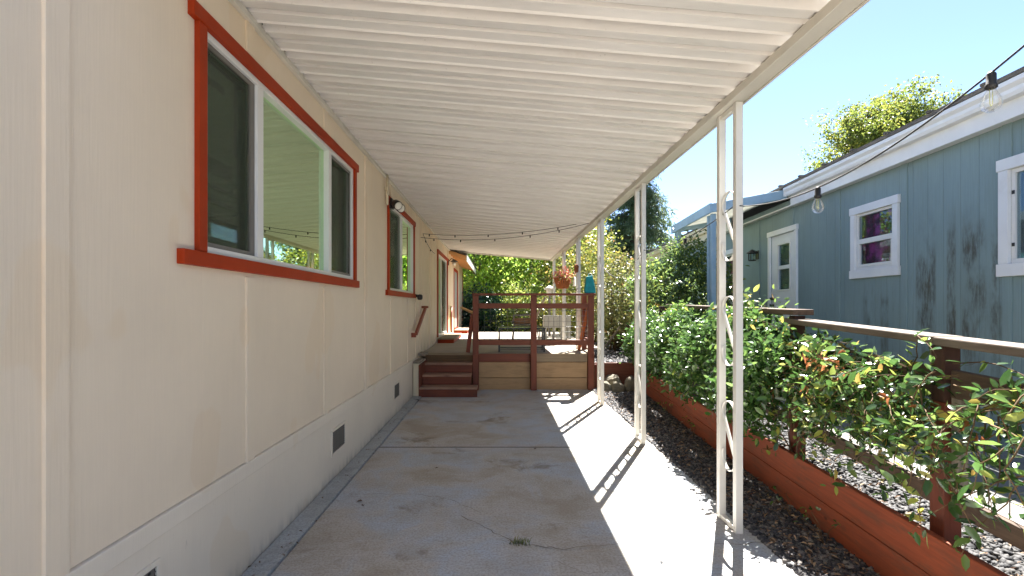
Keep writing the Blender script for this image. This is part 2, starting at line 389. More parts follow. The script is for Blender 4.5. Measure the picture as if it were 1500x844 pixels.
def parent_off(p):
    v = Vector()
    while p is not None:
        v = v+Vector(p.location); p = p.parent
    return v
def tag(o, label=None, cat=None, group=None, kind=None):
    if label: o['label'] = label
    if cat: o['category'] = cat
    if group: o['group'] = group
    if kind: o['kind'] = kind
    return o
def empty(name, loc, label, cat, group=None, rz=0):
    o = bpy.data.objects.new(name, None); COL.objects.link(o); o.location = loc; o.rotation_euler = (0, 0, rz)
    o.empty_display_size = .1
    return tag(o, label, cat, group)
def box(x0, x1, y0, y1, z0, z1): return MB().box(x0, x1, y0, y1, z0, z1)
def struct(o): o['kind'] = 'structure'; return o
def copy_tree(o, parent=None):
    c = o.copy(); COL.objects.link(c)
    if parent is not None: c.parent = parent
    for ch in list(o.children): copy_tree(ch, c)
    return c

def np_mesh(name, V, F, mat, parent=None, tint=None, smooth=False, rel=True):
    """V (n,3), F (m,k) numpy; tint per vertex"""
    me = bpy.data.meshes.new(name)
    if parent is not None and rel:
        off = parent_off(parent); V = V-np.array([off.x, off.y, off.z])
    n, m, k = len(V), len(F), F.shape[1]
    me.vertices.add(n); me.vertices.foreach_set('co', V.astype(np.float32).ravel())
    me.loops.add(m*k); me.loops.foreach_set('vertex_index', F.astype(np.int32).ravel())
    me.polygons.add(m); me.polygons.foreach_set('loop_start', np.arange(0, m*k, k, dtype=np.int32))
    me.update(calc_edges=True); me.validate()
    if tint is not None:
        at = me.attributes.new('tint', 'FLOAT', 'POINT'); at.data.foreach_set('value', tint.astype(np.float32))
    if smooth: me.polygons.foreach_set('use_smooth', np.ones(m, bool))
    me.materials.append(mat)
    o = bpy.data.objects.new(name, me); COL.objects.link(o)
    if parent is not None: o.parent = parent
    return o

def unit(a): return a/np.maximum(np.linalg.norm(a, axis=1, keepdims=True), 1e-6)
def leaves_geo(P, size, up=.8, width=.45, fold=.18, droop=None, szvar=.35, axis=None, normal=None, curl=.12):
    """one folded, slightly curled pointed leaf (8 verts, 6 faces as quads) per point"""
    n = len(P)
    N = unit(rng.normal(size=(n, 3))+np.array([0, 0, up])) if normal is None else unit(normal+rng.normal(size=(n, 3))*.5)
    A = rng.normal(size=(n, 3)) if axis is None else axis+rng.normal(size=(n, 3))*.5
    if droop is not None: A = A+np.array([0, 0, -droop])
    A = A-N*np.sum(A*N, 1, keepdims=True); A = unit(A); B = np.cross(N, A)
    L = (size*(1+szvar*rng.uniform(-1, 1, n)))[:, None]; Wd = L*width
    def pt(a, b, c): return P+A*L*a+B*Wd*b+N*L*c
    V = np.stack([pt(0, 0, 0), pt(.3, -.42, fold*.5), pt(.68, -.36, fold*.4-curl*.4), pt(1, 0, -curl), pt(.68, .36, fold*.4-curl*.4), pt(.3, .42, fold*.5), pt(.33, 0, 0), pt(.7, 0, -curl*.4)], 1)
    base = (np.arange(n)*8)[:, None]
    q = np.array([[0, 6, 1, 1], [6, 7, 2, 1], [7, 3, 2, 2], [0, 5, 6, 6], [6, 5, 4, 7], [7, 4, 3, 3]])
    T = np.array([[0, 6, 1], [6, 7, 2], [6, 2, 1], [7, 3, 2], [0, 5, 6], [6, 5, 4], [6, 4, 7], [7, 4, 3]])
    F = (base[:, :, None]+T[None]).reshape(-1, 3)
    return V.reshape(-1, 3), F
def tris_geo(P, size, up=.5, width=.55, szvar=.4, fold=.2):
    """cheap far leaf: 4 verts, two triangles folded along the rib"""
    n = len(P); N = unit(rng.normal(size=(n, 3))+np.array([0, 0, up])); A = rng.normal(size=(n, 3))
    A = A-N*np.sum(A*N, 1, keepdims=True); A = unit(A); B = np.cross(N, A)
    L = (size*(1+szvar*rng.uniform(-1, 1, n)))[:, None]
    V = np.stack([P-A*L*.5, P-B*L*width*.5+N*L*fold*.5, P+A*L*.5, P+B*L*width*.5+N*L*fold*.5], 1)
    b = (np.arange(n)*4)[:, None, None]
    F = (b+np.array([[0, 1, 2], [0, 2, 3]])[None]).reshape(-1, 3)
    return V.reshape(-1, 3), F
def clumps(c, r, n_clump, per, spread, flat=1.0, shell=.55, keep=None):
    """leaf points gathered in clumps spread through an ellipsoid"""
    d = unit(rng.normal(size=(n_clump, 3))); rad = (shell+(1-shell)*rng.random(n_clump))[:, None]
    rad *= (1+.22*np.sin(d[:, :1]*5+d[:, 2:]*4+c[0]))            # uneven outline
    C = np.array(c)+d*rad*np.array(r)
    if keep is not None: C = C[keep(C)]
    sc = spread*(.6+.8*rng.random((len(C), 1)))
    P = (C[:, None, :]+rng.normal(size=(len(C), per, 3))*sc[:, None, :]*np.array([1, 1, flat])).reshape(-1, 3)
    tint = np.repeat(rng.random(len(C)), per)*.45+rng.random(len(P))*.55
    return P, tint, C

# ------------------------------------------------------------------ the setting: ground, slabs, beds
XW = -1.355                                    # face of the cream house wall
FS = .076; FA = -math.atan(FS)                  # the fence and the blue house run slightly away from the driveway
fx = lambda y, off=0: 1.95+off+FS*y             # fence line
struct(MB().add([(-200,-200,-.16),(200,-200,-.16),(200,260,-.16),(-200,260,-.16)], [(0,1,2,3)]).build('ground', M['ground']))
drive = struct(box(-1.20, 1.60, -9, 5.148, -.12, 0).box(-1.20, 1.60, 5.174, 9.6, -.12, 0).build('driveway', M['concrete'], bevel=.005))
struct(box(-9, 9, -16, -9.01, -.12, -.01).build('street', M['path']))
struct(box(XW+.012, -1.206, -9, 8.9, -.12, .012).build('concrete_edge', M['kerb'], bevel=.004))
struct(MB().prism([(1.602, -9), (fx(-9, -.16), -9), (fx(9, -.16), 9), (1.602, 9)], 'z', -.12, -.025).build('gravel_bed', M['soil']))
def fence_box(name, x0, x1, y0, y1, z0, z1, mat, **k):
    o = struct(box(x0, x1, y0, y1, z0, z1).build(name, mat, **k)); o.location = (1.95, 0, 0); o.rotation_euler = (0, 0, FA); return o
fence_box('side_bed', -.10, .60, -9, 9.0, -.12, .225, M['soil'])
fence_box('neighbour_path', .602, 6, -9, 26, -.12, .20, M['path'], bevel=.01)
struct(MB().prism([(1.64, 9.06), (fx(9.06, .55), 9.06), (fx(16, .55), 16), (1.64, 16)], 'z', -.12, .40).build('rear_bed', M['soil']))
struct(box(-14, 22, 16.5, 120, -.12, .38).build('yard', M['ground']))
box(-1.20, 1.60, 5.149, 5.173, -.11, -.0015).build('expansion_joint', M['joint'], drive, rel=False)
# cracks in the slab: thin dirt lines
def crack(pts, w):
    mb = MB(); P = []
    for a, b in zip(pts[:-1], pts[1:]):
        for k in range(8):
            t = k/8; P.append(Vector((a[0]+(b[0]-a[0])*t+random.gauss(0, .006), a[1]+(b[1]-a[1])*t+random.gauss(0, .008), .0035)))
    P.append(Vector((*pts[-1], .0035)))
    vs = []
    for i, p in enumerate(P):
        d = (P[min(i+1, len(P)-1)]-P[max(i-1, 0)]).normalized(); nn = Vector((-d.y, d.x, 0))*w*(.4+random.random())*.5
        vs += [p-nn, p+nn]
    mb.add(vs, [(2*i, 2*i+1, 2*i+3, 2*i+2) for i in range(len(P)-1)])
    return mb.build('crack', M['crack'], drive, rel=False)
crack([(-.25, 3.45), (-.02, 3.2), (.10, 3.05), (.38, 2.98), (.72, 3.05), (1.1, 3.02), (1.58, 3.06)], .005)
crack([(-1.0, 3.85), (-.6, 3.85), (-.35, 3.75), (-.12, 3.5)], .003)
crack([(.3, 2.84), (.48, 2.7), (.6, 2.72)], .0025)
weed = empty('crack_weed', (.12, 3.05, 0), 'small green weed tuft growing in the driveway crack', 'weed')
def tuft(parent, c, n, h, sp, rel=True):
    vs, fs, tt = [], [], []
    for i in range(n):
        a = random.random()*6.28; l = h*(.5+random.random()*.7); b = Vector(c)+Vector((random.gauss(0, sp), random.gauss(0, sp*.5), 0)); d = Vector((math.cos(a), math.sin(a), 0)); sd = Vector((-d.y, d.x, 0))*.0022
        k = len(vs); vs += [b-sd, b+sd, b+d*l*.35+Vector((0, 0, l*.6))+sd*.7, b+d*l*.35+Vector((0, 0, l*.6))-sd*.7, b+d*l*.9+Vector((0, 0, l*.75))]
        fs += [(k, k+1, k+2), (k, k+2, k+3), (k+3, k+2, k+4)]; tt += [random.random()]*5
    return np_mesh('blades', np.array([tuple(v) for v in vs]), np.array(fs), M['grass'], parent, np.array(tt), rel=rel)
tuft(weed, (.12, 3.05, 0), 70, .04, .035)

# gravel: loose stones and litter
def stones(name, P, size, mat, kind='stuff'):
    n = len(P)
    base = np.array([(-1,-1,-1),(1,-1,-1),(1,1,-1),(-1,1,-1),(-1,-1,1),(1,-1,1),(1,1,1),(-1,1,1)], float)*.5
    V = base[None]*(1+.45*rng.uniform(-1, 1, (n, 8, 3)))
    sc = size*(1+.45*rng.uniform(-1, 1, (n, 1, 1)))*np.stack([1+.3*rng.random(n), .7+.3*rng.random(n), .45+.3*rng.random(n)], 1)[:, None, :]
    V = V*sc; q = unit(rng.normal(size=(n, 4))*np.array([1.4, .35, .35, 1.4])); w, x, y, z = q.T
    Rm = np.stack([1-2*(y*y+z*z), 2*(x*y-z*w), 2*(x*z+y*w), 2*(x*y+z*w), 1-2*(x*x+z*z), 2*(y*z-x*w), 2*(x*z-y*w), 2*(y*z+x*w), 1-2*(x*x+y*y)], 1).reshape(n, 3, 3)
    V = np.einsum('nij,nkj->nki', Rm, V)+P[:, None, :]
    F = (np.arange(n)*8)[:, None, None]+np.array([(0,3,2,1),(4,5,6,7),(0,1,5,4),(1,2,6,5),(2,3,7,6),(3,0,4,7)])[None]
    o = np_mesh(name, V.reshape(-1, 3), F.reshape(-1, 4), mat, None, np.repeat(rng.random(n), 8)); o['kind'] = kind; return o
def strip_pts(n, y0, y1, lo, hi, z, jz=.008):
    y = y0+(y1-y0)*rng.random(n)**1.25; t = rng.random(n)
    a = np.array([lo(v) for v in y]); b = np.array([hi(v) for v in y])
    return np.stack([a+(b-a)*t, y, z+rng.random(n)*jz], 1)
P = strip_pts(26000, 1.7, 8.95, lambda y: 1.585, lambda y: fx(y, -.155), -.018, .022)
edge = P[:, 0] < 1.62; P[edge, 2] = .006
stones('gravel', P, .0185, M['stone'])
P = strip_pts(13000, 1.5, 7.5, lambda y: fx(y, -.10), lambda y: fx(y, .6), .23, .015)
stones('bed_gravel', P, .021, M['stone_sun_toned'])
P = np.stack([1.66+1.5*rng.random(3500), 9.1+5*rng.random(3500)**1.3, .405+.02*rng.random(3500)], 1); P = P[P[:, 0] < fx(P[:, 1], .5)]
stones('rear_gravel', P, .035, M['stone'])
P = strip_pts(1300, 1.8, 8.8, lambda y: 1.62, lambda y: fx(y, -.17), .012, .012)
P2 = strip_pts(300, 1.6, 7, lambda y: fx(y, -.08), lambda y: fx(y, .5), .255, .01)
V, F = leaves_geo(np.concatenate([P, P2]), .032, up=3, width=.4, fold=.25, szvar=.5)
np_mesh('leaf_litter', V, F, M['litter'], None, rng.random(1600).repeat(8))['kind'] = 'stuff'
P = np.stack([-1.2-.13*rng.random(90)**2+.02*rng.normal(size=90), 2.4+5.6*rng.random(90), np.full(90, .016)], 1)
V, F = leaves_geo(P, .017, up=5, width=.5, fold=.3, szvar=.6); np_mesh('edge_litter', V, F, M['litter'], None, .3*rng.random(90).repeat(8))['kind'] = 'stuff'
for i, (x, y) in enumerate([(-.55, 4.45), (-.98, 3.7), (.35, 5.05), (-.95, 3.62), (1.02, 5.55), (1.0, 4.25), (.2, 2.55)]):
    V, F = leaves_geo(np.array([[x, y, .008]]), .035, up=6, width=.55, fold=.4)
    o = np_mesh('fallen_leaf', V, F, M['litter'], None, np.full(8, .1)); tag(o, 'small dark dry leaf fallen on the concrete driveway', 'leaf', 'leaves fallen on the driveway')

# ------------------------------------------------------------------ the cream house
house = empty('cream_house', (-4, 8, 0), 'long cream panelled house with rust red window trim along the driveway', 'house')
WIN1 = (2.346, 4.76, 1.66, 2.69); WIN2 = (6.30, 8.12, 1.62, 2.70); DOOR = (11.37, 13.42, .74, 2.62); DOOR2 = (15.5, 17.0, .70, 2.6)
YE0, YE1, ZT = -4.0, 19.4, 2.995
def wall_mb(openings, y0, y1, z0, z1, x0, x1):
    mb = MB(); ys = sorted({y0, y1, *[o[0] for o in openings], *[o[1] for o in openings]})
    for a, b in zip(ys[:-1], ys[1:]):
        hit = [o for o in openings if o[0] <= a+1e-6 and o[1] >= b-1e-6]
        if not hit: mb.box(x0, x1, a, b, z0, z1)
        else:
            o = hit[0]; mb.box(x0, x1, a, b, z0, o[2]); mb.box(x0, x1, a, b, o[3], z1)
    return mb
mb = wall_mb([WIN1, WIN2, DOOR, DOOR2], YE0, YE1, .58, ZT, XW-.14, XW)
spans = {}
def batten(y):
    cuts = [(.56, ZT)]
    for o in (WIN1, WIN2, DOOR, DOOR2):
        if o[0]-.11 < y and y-.086 < o[1]+.11:
            cuts = [c for a, b in cuts for c in ((a, o[2]-.09), (o[3]+.09, b)) if c[1]-c[0] > .05]
    for a, b in cuts: mb.box(XW-.02, XW+.012, y-.086, y, a, b)
for k in range(-4, 15): batten(1.605+1.219*k)
mb.build('siding_wall', M['cream'], house, bevel=.0015)
# the deck end of the wall: closer boards
for k in range(16):
    y = 8.35+.406*k
    if y+.04 < DOOR[0]-.1 or y > DOOR[1]+.12: box(XW-.02, XW+.009, y, y+.035, .60, ZT).build('cover_strip', M['cream'], house, bevel=.002)
box(XW-.1, XW+.016, YE0, 8.9, .50, .578).build('base_trim', M['skirt'], house, bevel=.004)
box(XW-.1, XW+.004, YE0, YE1, -.1, .50).build('skirting', M['skirt'], house)
for y0 in (1.66, 4.13, 6.60):
    fr = MB()
    a, b, c, d = y0, y0+.375, .195, .415; X0, X1 = XW+.002, XW+.014
    fr.box(X0, X1, a, b, c, c+.022).box(X0, X1, a, b, d-.022, d).box(X0, X1, a, a+.022, c+.022, d-.022).box(X0, X1, b-.022, b, c+.022, d-.022)
    v = fr.build('vent', M['skirt'], house, bevel=.002)
    box(XW+.0045, XW+.0055, a+.022, b-.022, c+.022, d-.022).build('vent_backing', M['black'], v)
    g = MB()
    for k in range(9): g.box(XW+.006, XW+.009, a+.03+k*.037, a+.046+k*.037, c+.022, d-.022)
    for k in range(10): g.box(XW+.009, XW+.0105, a+.022, b-.022, c+.03+k*.018, c+.036+k*.018)
    g.build('vent_mesh', M['grey_alu'], v)
# body: ends, back, floor, roof
box(-8, XW-.14, YE0, YE0+.14, .0, ZT).box(-8, XW-.14, YE1-.14, YE1, .0, ZT).box(-8, -7.86, YE0+.14, YE1-.14, 0, ZT).build('end_wall', M['cream'], house)
box(-7.86, XW-.14, YE0+.14, YE1-.14, .45, .55).build('floor', M['dark_room'], house)
rf = MB().prism([(-8.4, 3.05), (-4.5, 4.0), (-.86, 2.83), (-.86, 2.87), (-4.5, 4.07), (-8.4, 3.12)], 'y', 13.96, YE1+.5)
rf.prism([(-8.4, 3.05), (-4.5, 4.0), (XW+.02, 3.01), (XW+.02, 3.06), (-4.5, 4.07), (-8.4, 3.12)], 'y', YE0-.3, 13.93)
rf.build('roof', M['shingle'], house)
box(-.885, -.862, 13.97, YE1+.5, 2.68, 2.865).build('fascia', M['white_paint'], house, bevel=.003)
mb = MB().prism([(XW+.002, 2.965), (-.887, 2.815), (-.887, 2.80), (XW+.002, 2.95)], 'y', 13.98, YE1+.49)
for k in range(9): mb.prism([(XW+.002, 2.948), (-.887, 2.798), (-.887, 2.72), (XW+.002, 2.87)], 'y', 14.0+k*.6, 14.04+k*.6)
mb.build('soffit', M['soffit'], house)
mb = MB().box(XW-.02, XW+.02, YE1-.12, YE1+.015, .4, 2.72); mb.build('corner_board', M['red'], house, bevel=.003)

def vinyl_frame(mb, y0, y1, z0, z1, w, x0, x1):
    mb.box(x0, x1, y0, y1, z0, z0+w).box(x0, x1, y0, y1, z1-w, z1).box(x0, x1, y0, y0+w, z0+w, z1-w).box(x0, x1, y1-w, y1, z0+w, z1-w)
def trim(w, y0, y1, z0, z1, tw, sill_ext=.13, head_ext=.05, x1=XW+.024):
    mb = MB()
    mb.box(XW-.01, x1, y0-tw, y0, z0, z1+tw*.0); mb.box(XW-.01, x1, y1, y1+tw, z0, z1)
    mb.box(XW-.01, x1+.006, y0-tw-head_ext, y1+tw+head_ext, z1, z1+.068)
    return mb.build('red_trim', M['red'], w, bevel=.003)
# window 1
w1 = tag(MB().build('window', M['white_vinyl'], house), 'large three pane window with white frame and dark side screens') if False else None
fr = MB(); y0, y1, z0, z1 = WIN1
vinyl_frame(fr, y0, y1, z0, z1, .032, XW-.07, XW+.006)
fr.box(XW-.068, XW+.004, 2.872, 2.948, z0+.032, z1-.032).box(XW-.068, XW+.004, 4.078, 4.148, z0+.032, z1-.032)
w1 = fr.build('window', M['white_vinyl'], house, bevel=.003); w1['label'] = 'large three pane window with dark screened sides and pale green centre'
trim(w1, y0, y1, z0, z1, .064)
box(XW-.01, XW+.034, y0-.19, y1+.12, z0-.066, z0-.001).build('sill', M['red'], w1, bevel=.004)
box(XW-.040, XW-.036, 2.948, 4.078, z0+.03, z1-.03).build('centre_pane', M['glass_green'], w1)
for a, b in ((2.378, 2.872), (4.148, 4.728)):
    box(XW-.052, XW-.048, a, b, z0+.03, z1-.03).build('side_pane', M['glass_dark'], w1)
    s = MB(); vinyl_frame(s, a+.001, b-.001, z0+.033, z1-.033, .022, XW-.028, XW-.012)
    if a < 3: s.box(XW-.0285, XW-.0115, b-.05, b-.023, z0+.055, z1-.055)
    s.build('screen_frame', M['grey_alu'], w1)
    box(XW-.021, XW-.020, a+.02, b-.02, z0+.05, z1-.05).build('screen_mesh', M['screen'], w1)
# plantation shutters behind the glass
def shutters(w, a, b, z0, z1, x, tilt, pitch=.075, depth=.07, mat=None):
    mb = MB(); vinyl_frame(mb, a, b, z0, z1, .045, x-.03, x)
    n = int((z1-z0-.1)/pitch)
    for k in range(n):
        zc = z0+.07+k*pitch; dx, dz = math.cos(tilt)*depth/2, math.sin(tilt)*depth/2
        mb.bar((x-.016-0, a+.045, zc), (x-.016, b-.045, zc), .008, depth, (dx, 0, dz))
    return mb.build('shutter', mat or M['shutter'], w)
for a, b in ((2.40, 2.86),): shutters(w1, a, b, z0+.03, z0+.56, XW-.075, R(20)); shutters(w1, a, b, z0+.565, z1-.03, XW-.12, R(80))
shutters(w1, 2.95, 3.51, z0+.03, z1-.03, XW-.12, R(82)); shutters(w1, 3.515, 4.075, z0+.03, z1-.03, XW-.12, R(82))
shutters(w1, 4.15, 4.72, z0+.03, z1-.03, XW-.12, R(70))
# window 2
fr = MB(); y0, y1, z0, z1 = WIN2
vinyl_frame(fr, y0, y1, z0, z1, .032, XW-.07, XW+.006)
fr.box(XW-.068, XW+.004, 7.14, 7.22, z0+.032, z1-.032)
w2 = fr.build('window', M['white_vinyl'], house, bevel=.003); w2['label'] = 'two pane window with a dark screen on its near half'
trim(w2, y0, y1, z0, z1, .066)
box(XW-.01, XW+.034, y0-.16, y1+.12, z0-.066, z0-.001).build('sill', M['red'], w2, bevel=.004)
box(XW-.040, XW-.036, 7.22, y1-.032, z0+.03, z1-.03).build('clear_pane', M['glass_green'], w2)
box(XW-.052, XW-.048, y0+.03, 7.14, z0+.03, z1-.03).build('screened_pane', M['glass_dark'], w2)
box(XW-.021, XW-.020, y0+.033, 7.139, z0+.035, z1-.035).build('screen_mesh', M['screen'], w2)
shutters(w2, y0+.04, 7.2, z0+.03, z1-.03, XW-.12, R(70)); shutters(w2, 7.2, y1-.04, z0+.03, z1-.03, XW-.12, R(60))
# sliding door
fr = MB(); y0, y1, z0, z1 = DOOR
vinyl_frame(fr, y0, y1, z0, z1, .05, XW-.09, XW+.004); fr.box(XW-.085, XW-.02, 12.36, 12.44, z0+.05, z1-.05)
d1 = fr.build('sliding_door', M['white_vinyl'], house, bevel=.003)
trim(d1, y0, y1, z0, z1, .08, x1=XW+.03)
box(XW-.06, XW-.055, y0+.05, 12.36, z0+.05, z1-.05).build('pane', M['glass_green'], d1)
box(XW-.045, XW-.04, 12.44, y1-.05, z0+.05, z1-.05).build('pane', M['glass_dark'], d1)
box(XW-.03, XW-.028, 12.44, y1-.05, z0+.05, z1-.05).build('screen_mesh', M['screen'], d1)
fr = MB(); y0, y1, z0, z1 = DOOR2
vinyl_frame(fr, y0, y1, z0, z1, .07, XW-.09, XW+.02)
d2 = fr.build('far_door', M['red'], house, bevel=.003)
box(XW-.05, XW-.01, y0+.07, y1-.07, z0+.02, z1-.07).build('door_panel', M['planter'], d2, bevel=.003)
# small fittings on the wall
mb = MB().tube([(XW+.035, 6.08, 2.98), (XW+.035, 6.08, 2.66), (XW+.03, 6.1, 2.63)], .016); mb.box(XW+.012, XW+.05, 6.05, 6.11, 2.8, 2.83)
tag(mb.build('conduit', M['cream_trim']), 'thin cream conduit pipe running down the wall beside the floodlight', 'pipe')
fl = empty('floodlight', (XW, 6.35, 2.70), 'black twin head security floodlight above the second window', 'floodlight')
MB().box(XW+.013, XW+.06, 6.24, 6.36, 2.62, 2.74).tube([(XW+.05, 6.3, 2.66), (XW+.11, 6.36, 2.66)], .016).tube([(XW+.05, 6.3, 2.64), (XW+.10, 6.24, 2.64)], .016).build('mount', M['black'], fl, bevel=.004)
for y, d in ((6.40, (.5, -.75, -.35)), (6.20, (.6, -.6, -.5))):
    c = Vector((XW+.12, y, 2.655)); d = Vector(d).normalized()
    h = MB().tube([c-d*.06, c-d*.03, c+d*.03, c+d*.05], [.025, .05, .056, .056], 14).build('lamp_head', M['black'], fl)
    MB().tube([c+d*.051, c+d*.058], [.05, .04], 14).build('lens', M['lamp_glass'], h)
sp = empty('wall_camera', (XW, 8.2, 1.58), 'small black dome fitting sticking out below the second window', 'camera')
MB().tube([(XW+.012, 8.22, 1.60), (XW+.07, 8.22, 1.585)], .022).build('bracket', M['black'], sp)
MB().lathe([(.012, -.05), (.035, -.045), (.045, -.02), (.045, .02), (.03, .035), (.01, .04)], (XW+.095, 8.22, 1.575), 14).build('dome', M['black'], sp)
def wall_lantern(y, z, label, name='wall_lamp'):
    w = empty(name, (XW, y, z), label, 'wall lamp')
    MB().box(XW+.002, XW+.03, y-.05, y+.05, z-.05, z+.12).tube([(XW+.03, y, z+.06), (XW+.10, y, z+.13), (XW+.17, y, z+.10)], .012).build('arm', M['black'], w)
    MB().lathe([(.02, .10), (.10, .06), (.105, .045), (.05, .04)], (XW+.17, y, z), 12).build('hood', M['black'], w)
    MB().lathe([(.045, .038), (.05, -.02), (.03, -.05)], (XW+.17, y, z), 12).build('bulb_glass', M['lamp_glass'], w)
wall_lantern(13.72, 2.58, 'black hooded wall lamp just past the sliding door')
hz = MB()
pts = [(XW+.05, 14.0+.1*math.cos(t)+.004*t, 1.1+.33*math.sin(t)) for t in np.linspace(0, 4*math.pi, 40)]
hz.tube(pts, .018, 6); tag(hz.build('garden_hose', M['hose']), 'yellow green garden hose coiled against the wall past the door', 'hose')
mb = MB().tube([(XW+.09, 13.75, .73), (XW+.09, 13.75, 1.22), (XW+.09, 13.95, 1.42)], .022, 8)
tag(mb.build('grab_bar', M['handrail']), 'short orange red grab bar on the wall by the sliding door', 'handrail')

# ------------------------------------------------------------------ carport
cp = empty('carport', (1.5, 5, 0), 'white carport with corrugated metal roof on scrolled twin posts', 'carport')
RY0, RY1 = 1.70, 13.92
prof = [(0, -.004), (.008, .006), (.078, .009), (.086, .040), (.116, .040), (.124, .009), (.194, .006), (.202, -.004), (.224, .084), (.276, .086), (.299, -.004)]
zx = lambda x: 2.985+(x-XW)/(1.44-XW)*(2.748-2.985)
xs = [XW+.006, -.7, 0, .75, 1.50]; vs = []; fs = []; ys = []
k = 0
while RY0+k*.305 < RY1:
    ys += [(RY0+k*.305+a, b) for a, b in prof]; k += 1
for x in xs: vs += [(x, y, zx(x)+b) for y, b in ys]
n = len(ys)
for i in range(len(xs)-1): fs += [(i*n+j, i*n+j+1, (i+1)*n+j+1, (i+1)*n+j) for j in range(n-1)]
roof_o = MB().add(vs, fs).build('roof_panel', M['roof_metal'], cp, solid=.003)
RYE = ys[-1][0]
box(1.44, 1.532, RY0, RYE, 2.69, 2.742).build('beam', M['gutter_paint'], cp, bevel=.004)
box(1.534, 1.55, RY0, RYE+.02, 2.686, 2.792).build('gutter_lip', M['gutter_paint'], cp, bevel=.003)
lg = MB().box(XW+.001, XW+.03, RY0, RYE, 2.945, 2.983); lg.build('ledger', M['gutter_paint'], cp, bevel=.003)
for y, b in ys[7::11]: box(XW+.004, XW+.02, y+.022, y+.072, 2.988, 3.055).build('rib_closure', M['gutter_paint'], cp)
ec = MB().add([(XW, RYE+.004, zx(XW)-.045), (1.53, RYE+.004, zx(1.53)-.045), (1.53, RYE+.004, zx(1.53)+.06), (XW, RYE+.004, zx(XW)+.06),
               (XW, RYE+.02, zx(XW)-.045), (1.53, RYE+.02, zx(1.53)-.045), (1.53, RYE+.02, zx(1.53)+.06), (XW, RYE+.02, zx(XW)+.06)],
              [(0,1,2,3),(7,6,5,4),(0,4,5,1),(1,5,6,2),(2,6,7,3),(3,7,4,0)])
ec.build('end_cap', M['gutter_paint'], cp)
def scroll_pts(y0, y1, zb, h=.45):
    """flat bar bent to an S: curl over the top, slanting back, curl under the bottom"""
    w = y1-y0; cx, r = y0+w*.5, w*.5; pts = []
    for t in np.linspace(-.5, math.pi, 12): pts.append((cx-r*math.cos(t), zb+h-.085+.085*math.sin(t)))
    for u in np.linspace(.08, .92, 8): pts.append((cx+r-2*r*u, zb+h-.085-(h-.17)*u))
    for t in np.linspace(0, math.pi+.5, 12): pts.append((cx-r*math.cos(t), zb+.085-.085*math.sin(t)))
    return pts
def make_post(y):
    o = MB(); t = .045; a0, b0 = y-.142, y+.097       # near leg, far leg (start of each)
    base = .0 if y < 8.5 else (.62 if y < 13.9 else 0)
    x0, x1 = 1.475, 1.475+t
    o.box(x0, x1, a0, a0+t, base, 2.688).box(x0, x1, b0, b0+t, base, 2.688)
    o.box(x0+.006, x1-.006, a0+t, b0, base, base+.03).box(x0+.006, x1-.006, a0+t, b0, 2.655, 2.687)
    p = o.build('post', M['white_paint'], cp, bevel=.003)
    for zb in ((1.71, 1.03, .35) if base < .3 else (1.71, 1.03)):
        MB().strip([(1.4975, yy, zz) for yy, zz in scroll_pts(a0+t+.003, b0-.003, zb)], .024, .0035, (1, 0, 0)).build('scroll', M['white_paint'], p)
for k in range(-1, 6): make_post(3.32+2.09*k)

# string lights
def light_string(pts, bulbs, label, name='string_light', r=.0035, bulb=True, sz=1.0, loc=None):
    st = empty(name, loc or pts[0], label, 'string lights')
    MB().tube(pts, r, 6).build('wire', M['black_rubber'], st)
    for b in bulbs:
        x, y, z = b
        s = MB().lathe([(.006*sz, .004), (.0125*sz, -.004), (.013*sz, -.034*sz), (.0155*sz, -.036*sz), (.0155*sz, -.046*sz), (.011*sz, -.05*sz)], (x, y, z), 10).build('socket', M['black_rubber'], st)
        if bulb:
            prof = [(.011, -.048), (.013, -.056), (.022, -.076), (.0262, -.092), (.023, -.108), (.012, -.118), (.003, -.121)]
            g = MB().lathe([(a*sz, c*sz) for a, c in prof], (x, y, z), 14).build('bulb', M['glass_clear'], st)
            MB().tube([(x-.005, y, z-.05*sz), (x-.004, y, z-.095*sz), (x, y, z-.102*sz), (x+.004, y, z-.095*sz), (x+.005, y, z-.05*sz)], .0009, 5).build('filament', M['hose'], g)
    return st
def sag(p0, p1, d, n=24):
    p0, p1 = Vector(p0), Vector(p1)
    return [tuple(p0.lerp(p1, k/n)+Vector((0, 0, -d*4*(k/n)*(1-k/n)))) for k in range(n+1)]
wp = sag((1.50, 3.25, 2.055), (1.50, 1.22, 2.25), .17)
at = lambda y: min(wp, key=lambda p: abs(p[1]-y))
light_string(wp, [at(2.43), at(1.56)], 'outdoor string light with two clear bulbs hanging in front of the blue house')
wp = sag((1.50, 3.25, 2.055), (1.50, 5.3, 2.0), .075); light_string(wp, [min(wp, key=lambda p: abs(p[1]-4.12))], 'dark string light wire between the first and second scrolled posts', sz=.8, bulb=False)
wp = sag((1.50, 5.3, 2.0), (1.50, 7.4, 2.02), .22); light_string(wp, [], 'dark slack wire between the second and third scrolled posts', 'loose_wire')
wp = sag((1.44, 8.3, 2.79), (XW+.03, 9.0, 2.70), .10); light_string(wp, [wp[i] for i in (4, 9, 14, 19, 23)], 'upper dark string light strand crossing under the far carport roof', r=.004, bulb=False, sz=.75)
wp = sag((1.44, 8.15, 2.745), (XW+.03, 8.75, 2.60), .13); light_string(wp, [wp[i] for i in (4, 8, 13, 18, 22)], 'lower dark string light strand crossing under the far carport roof', r=.004, bulb=False, sz=.75)
wp = sag((XW+.03, 9.0, 2.70), (XW+.04, 10.6, 2.52), .06, 10); light_string(wp, [wp[i] for i in (2, 6)], 'dark string light tail hanging along the cream wall by the door', r=.004, bulb=False, sz=.75)

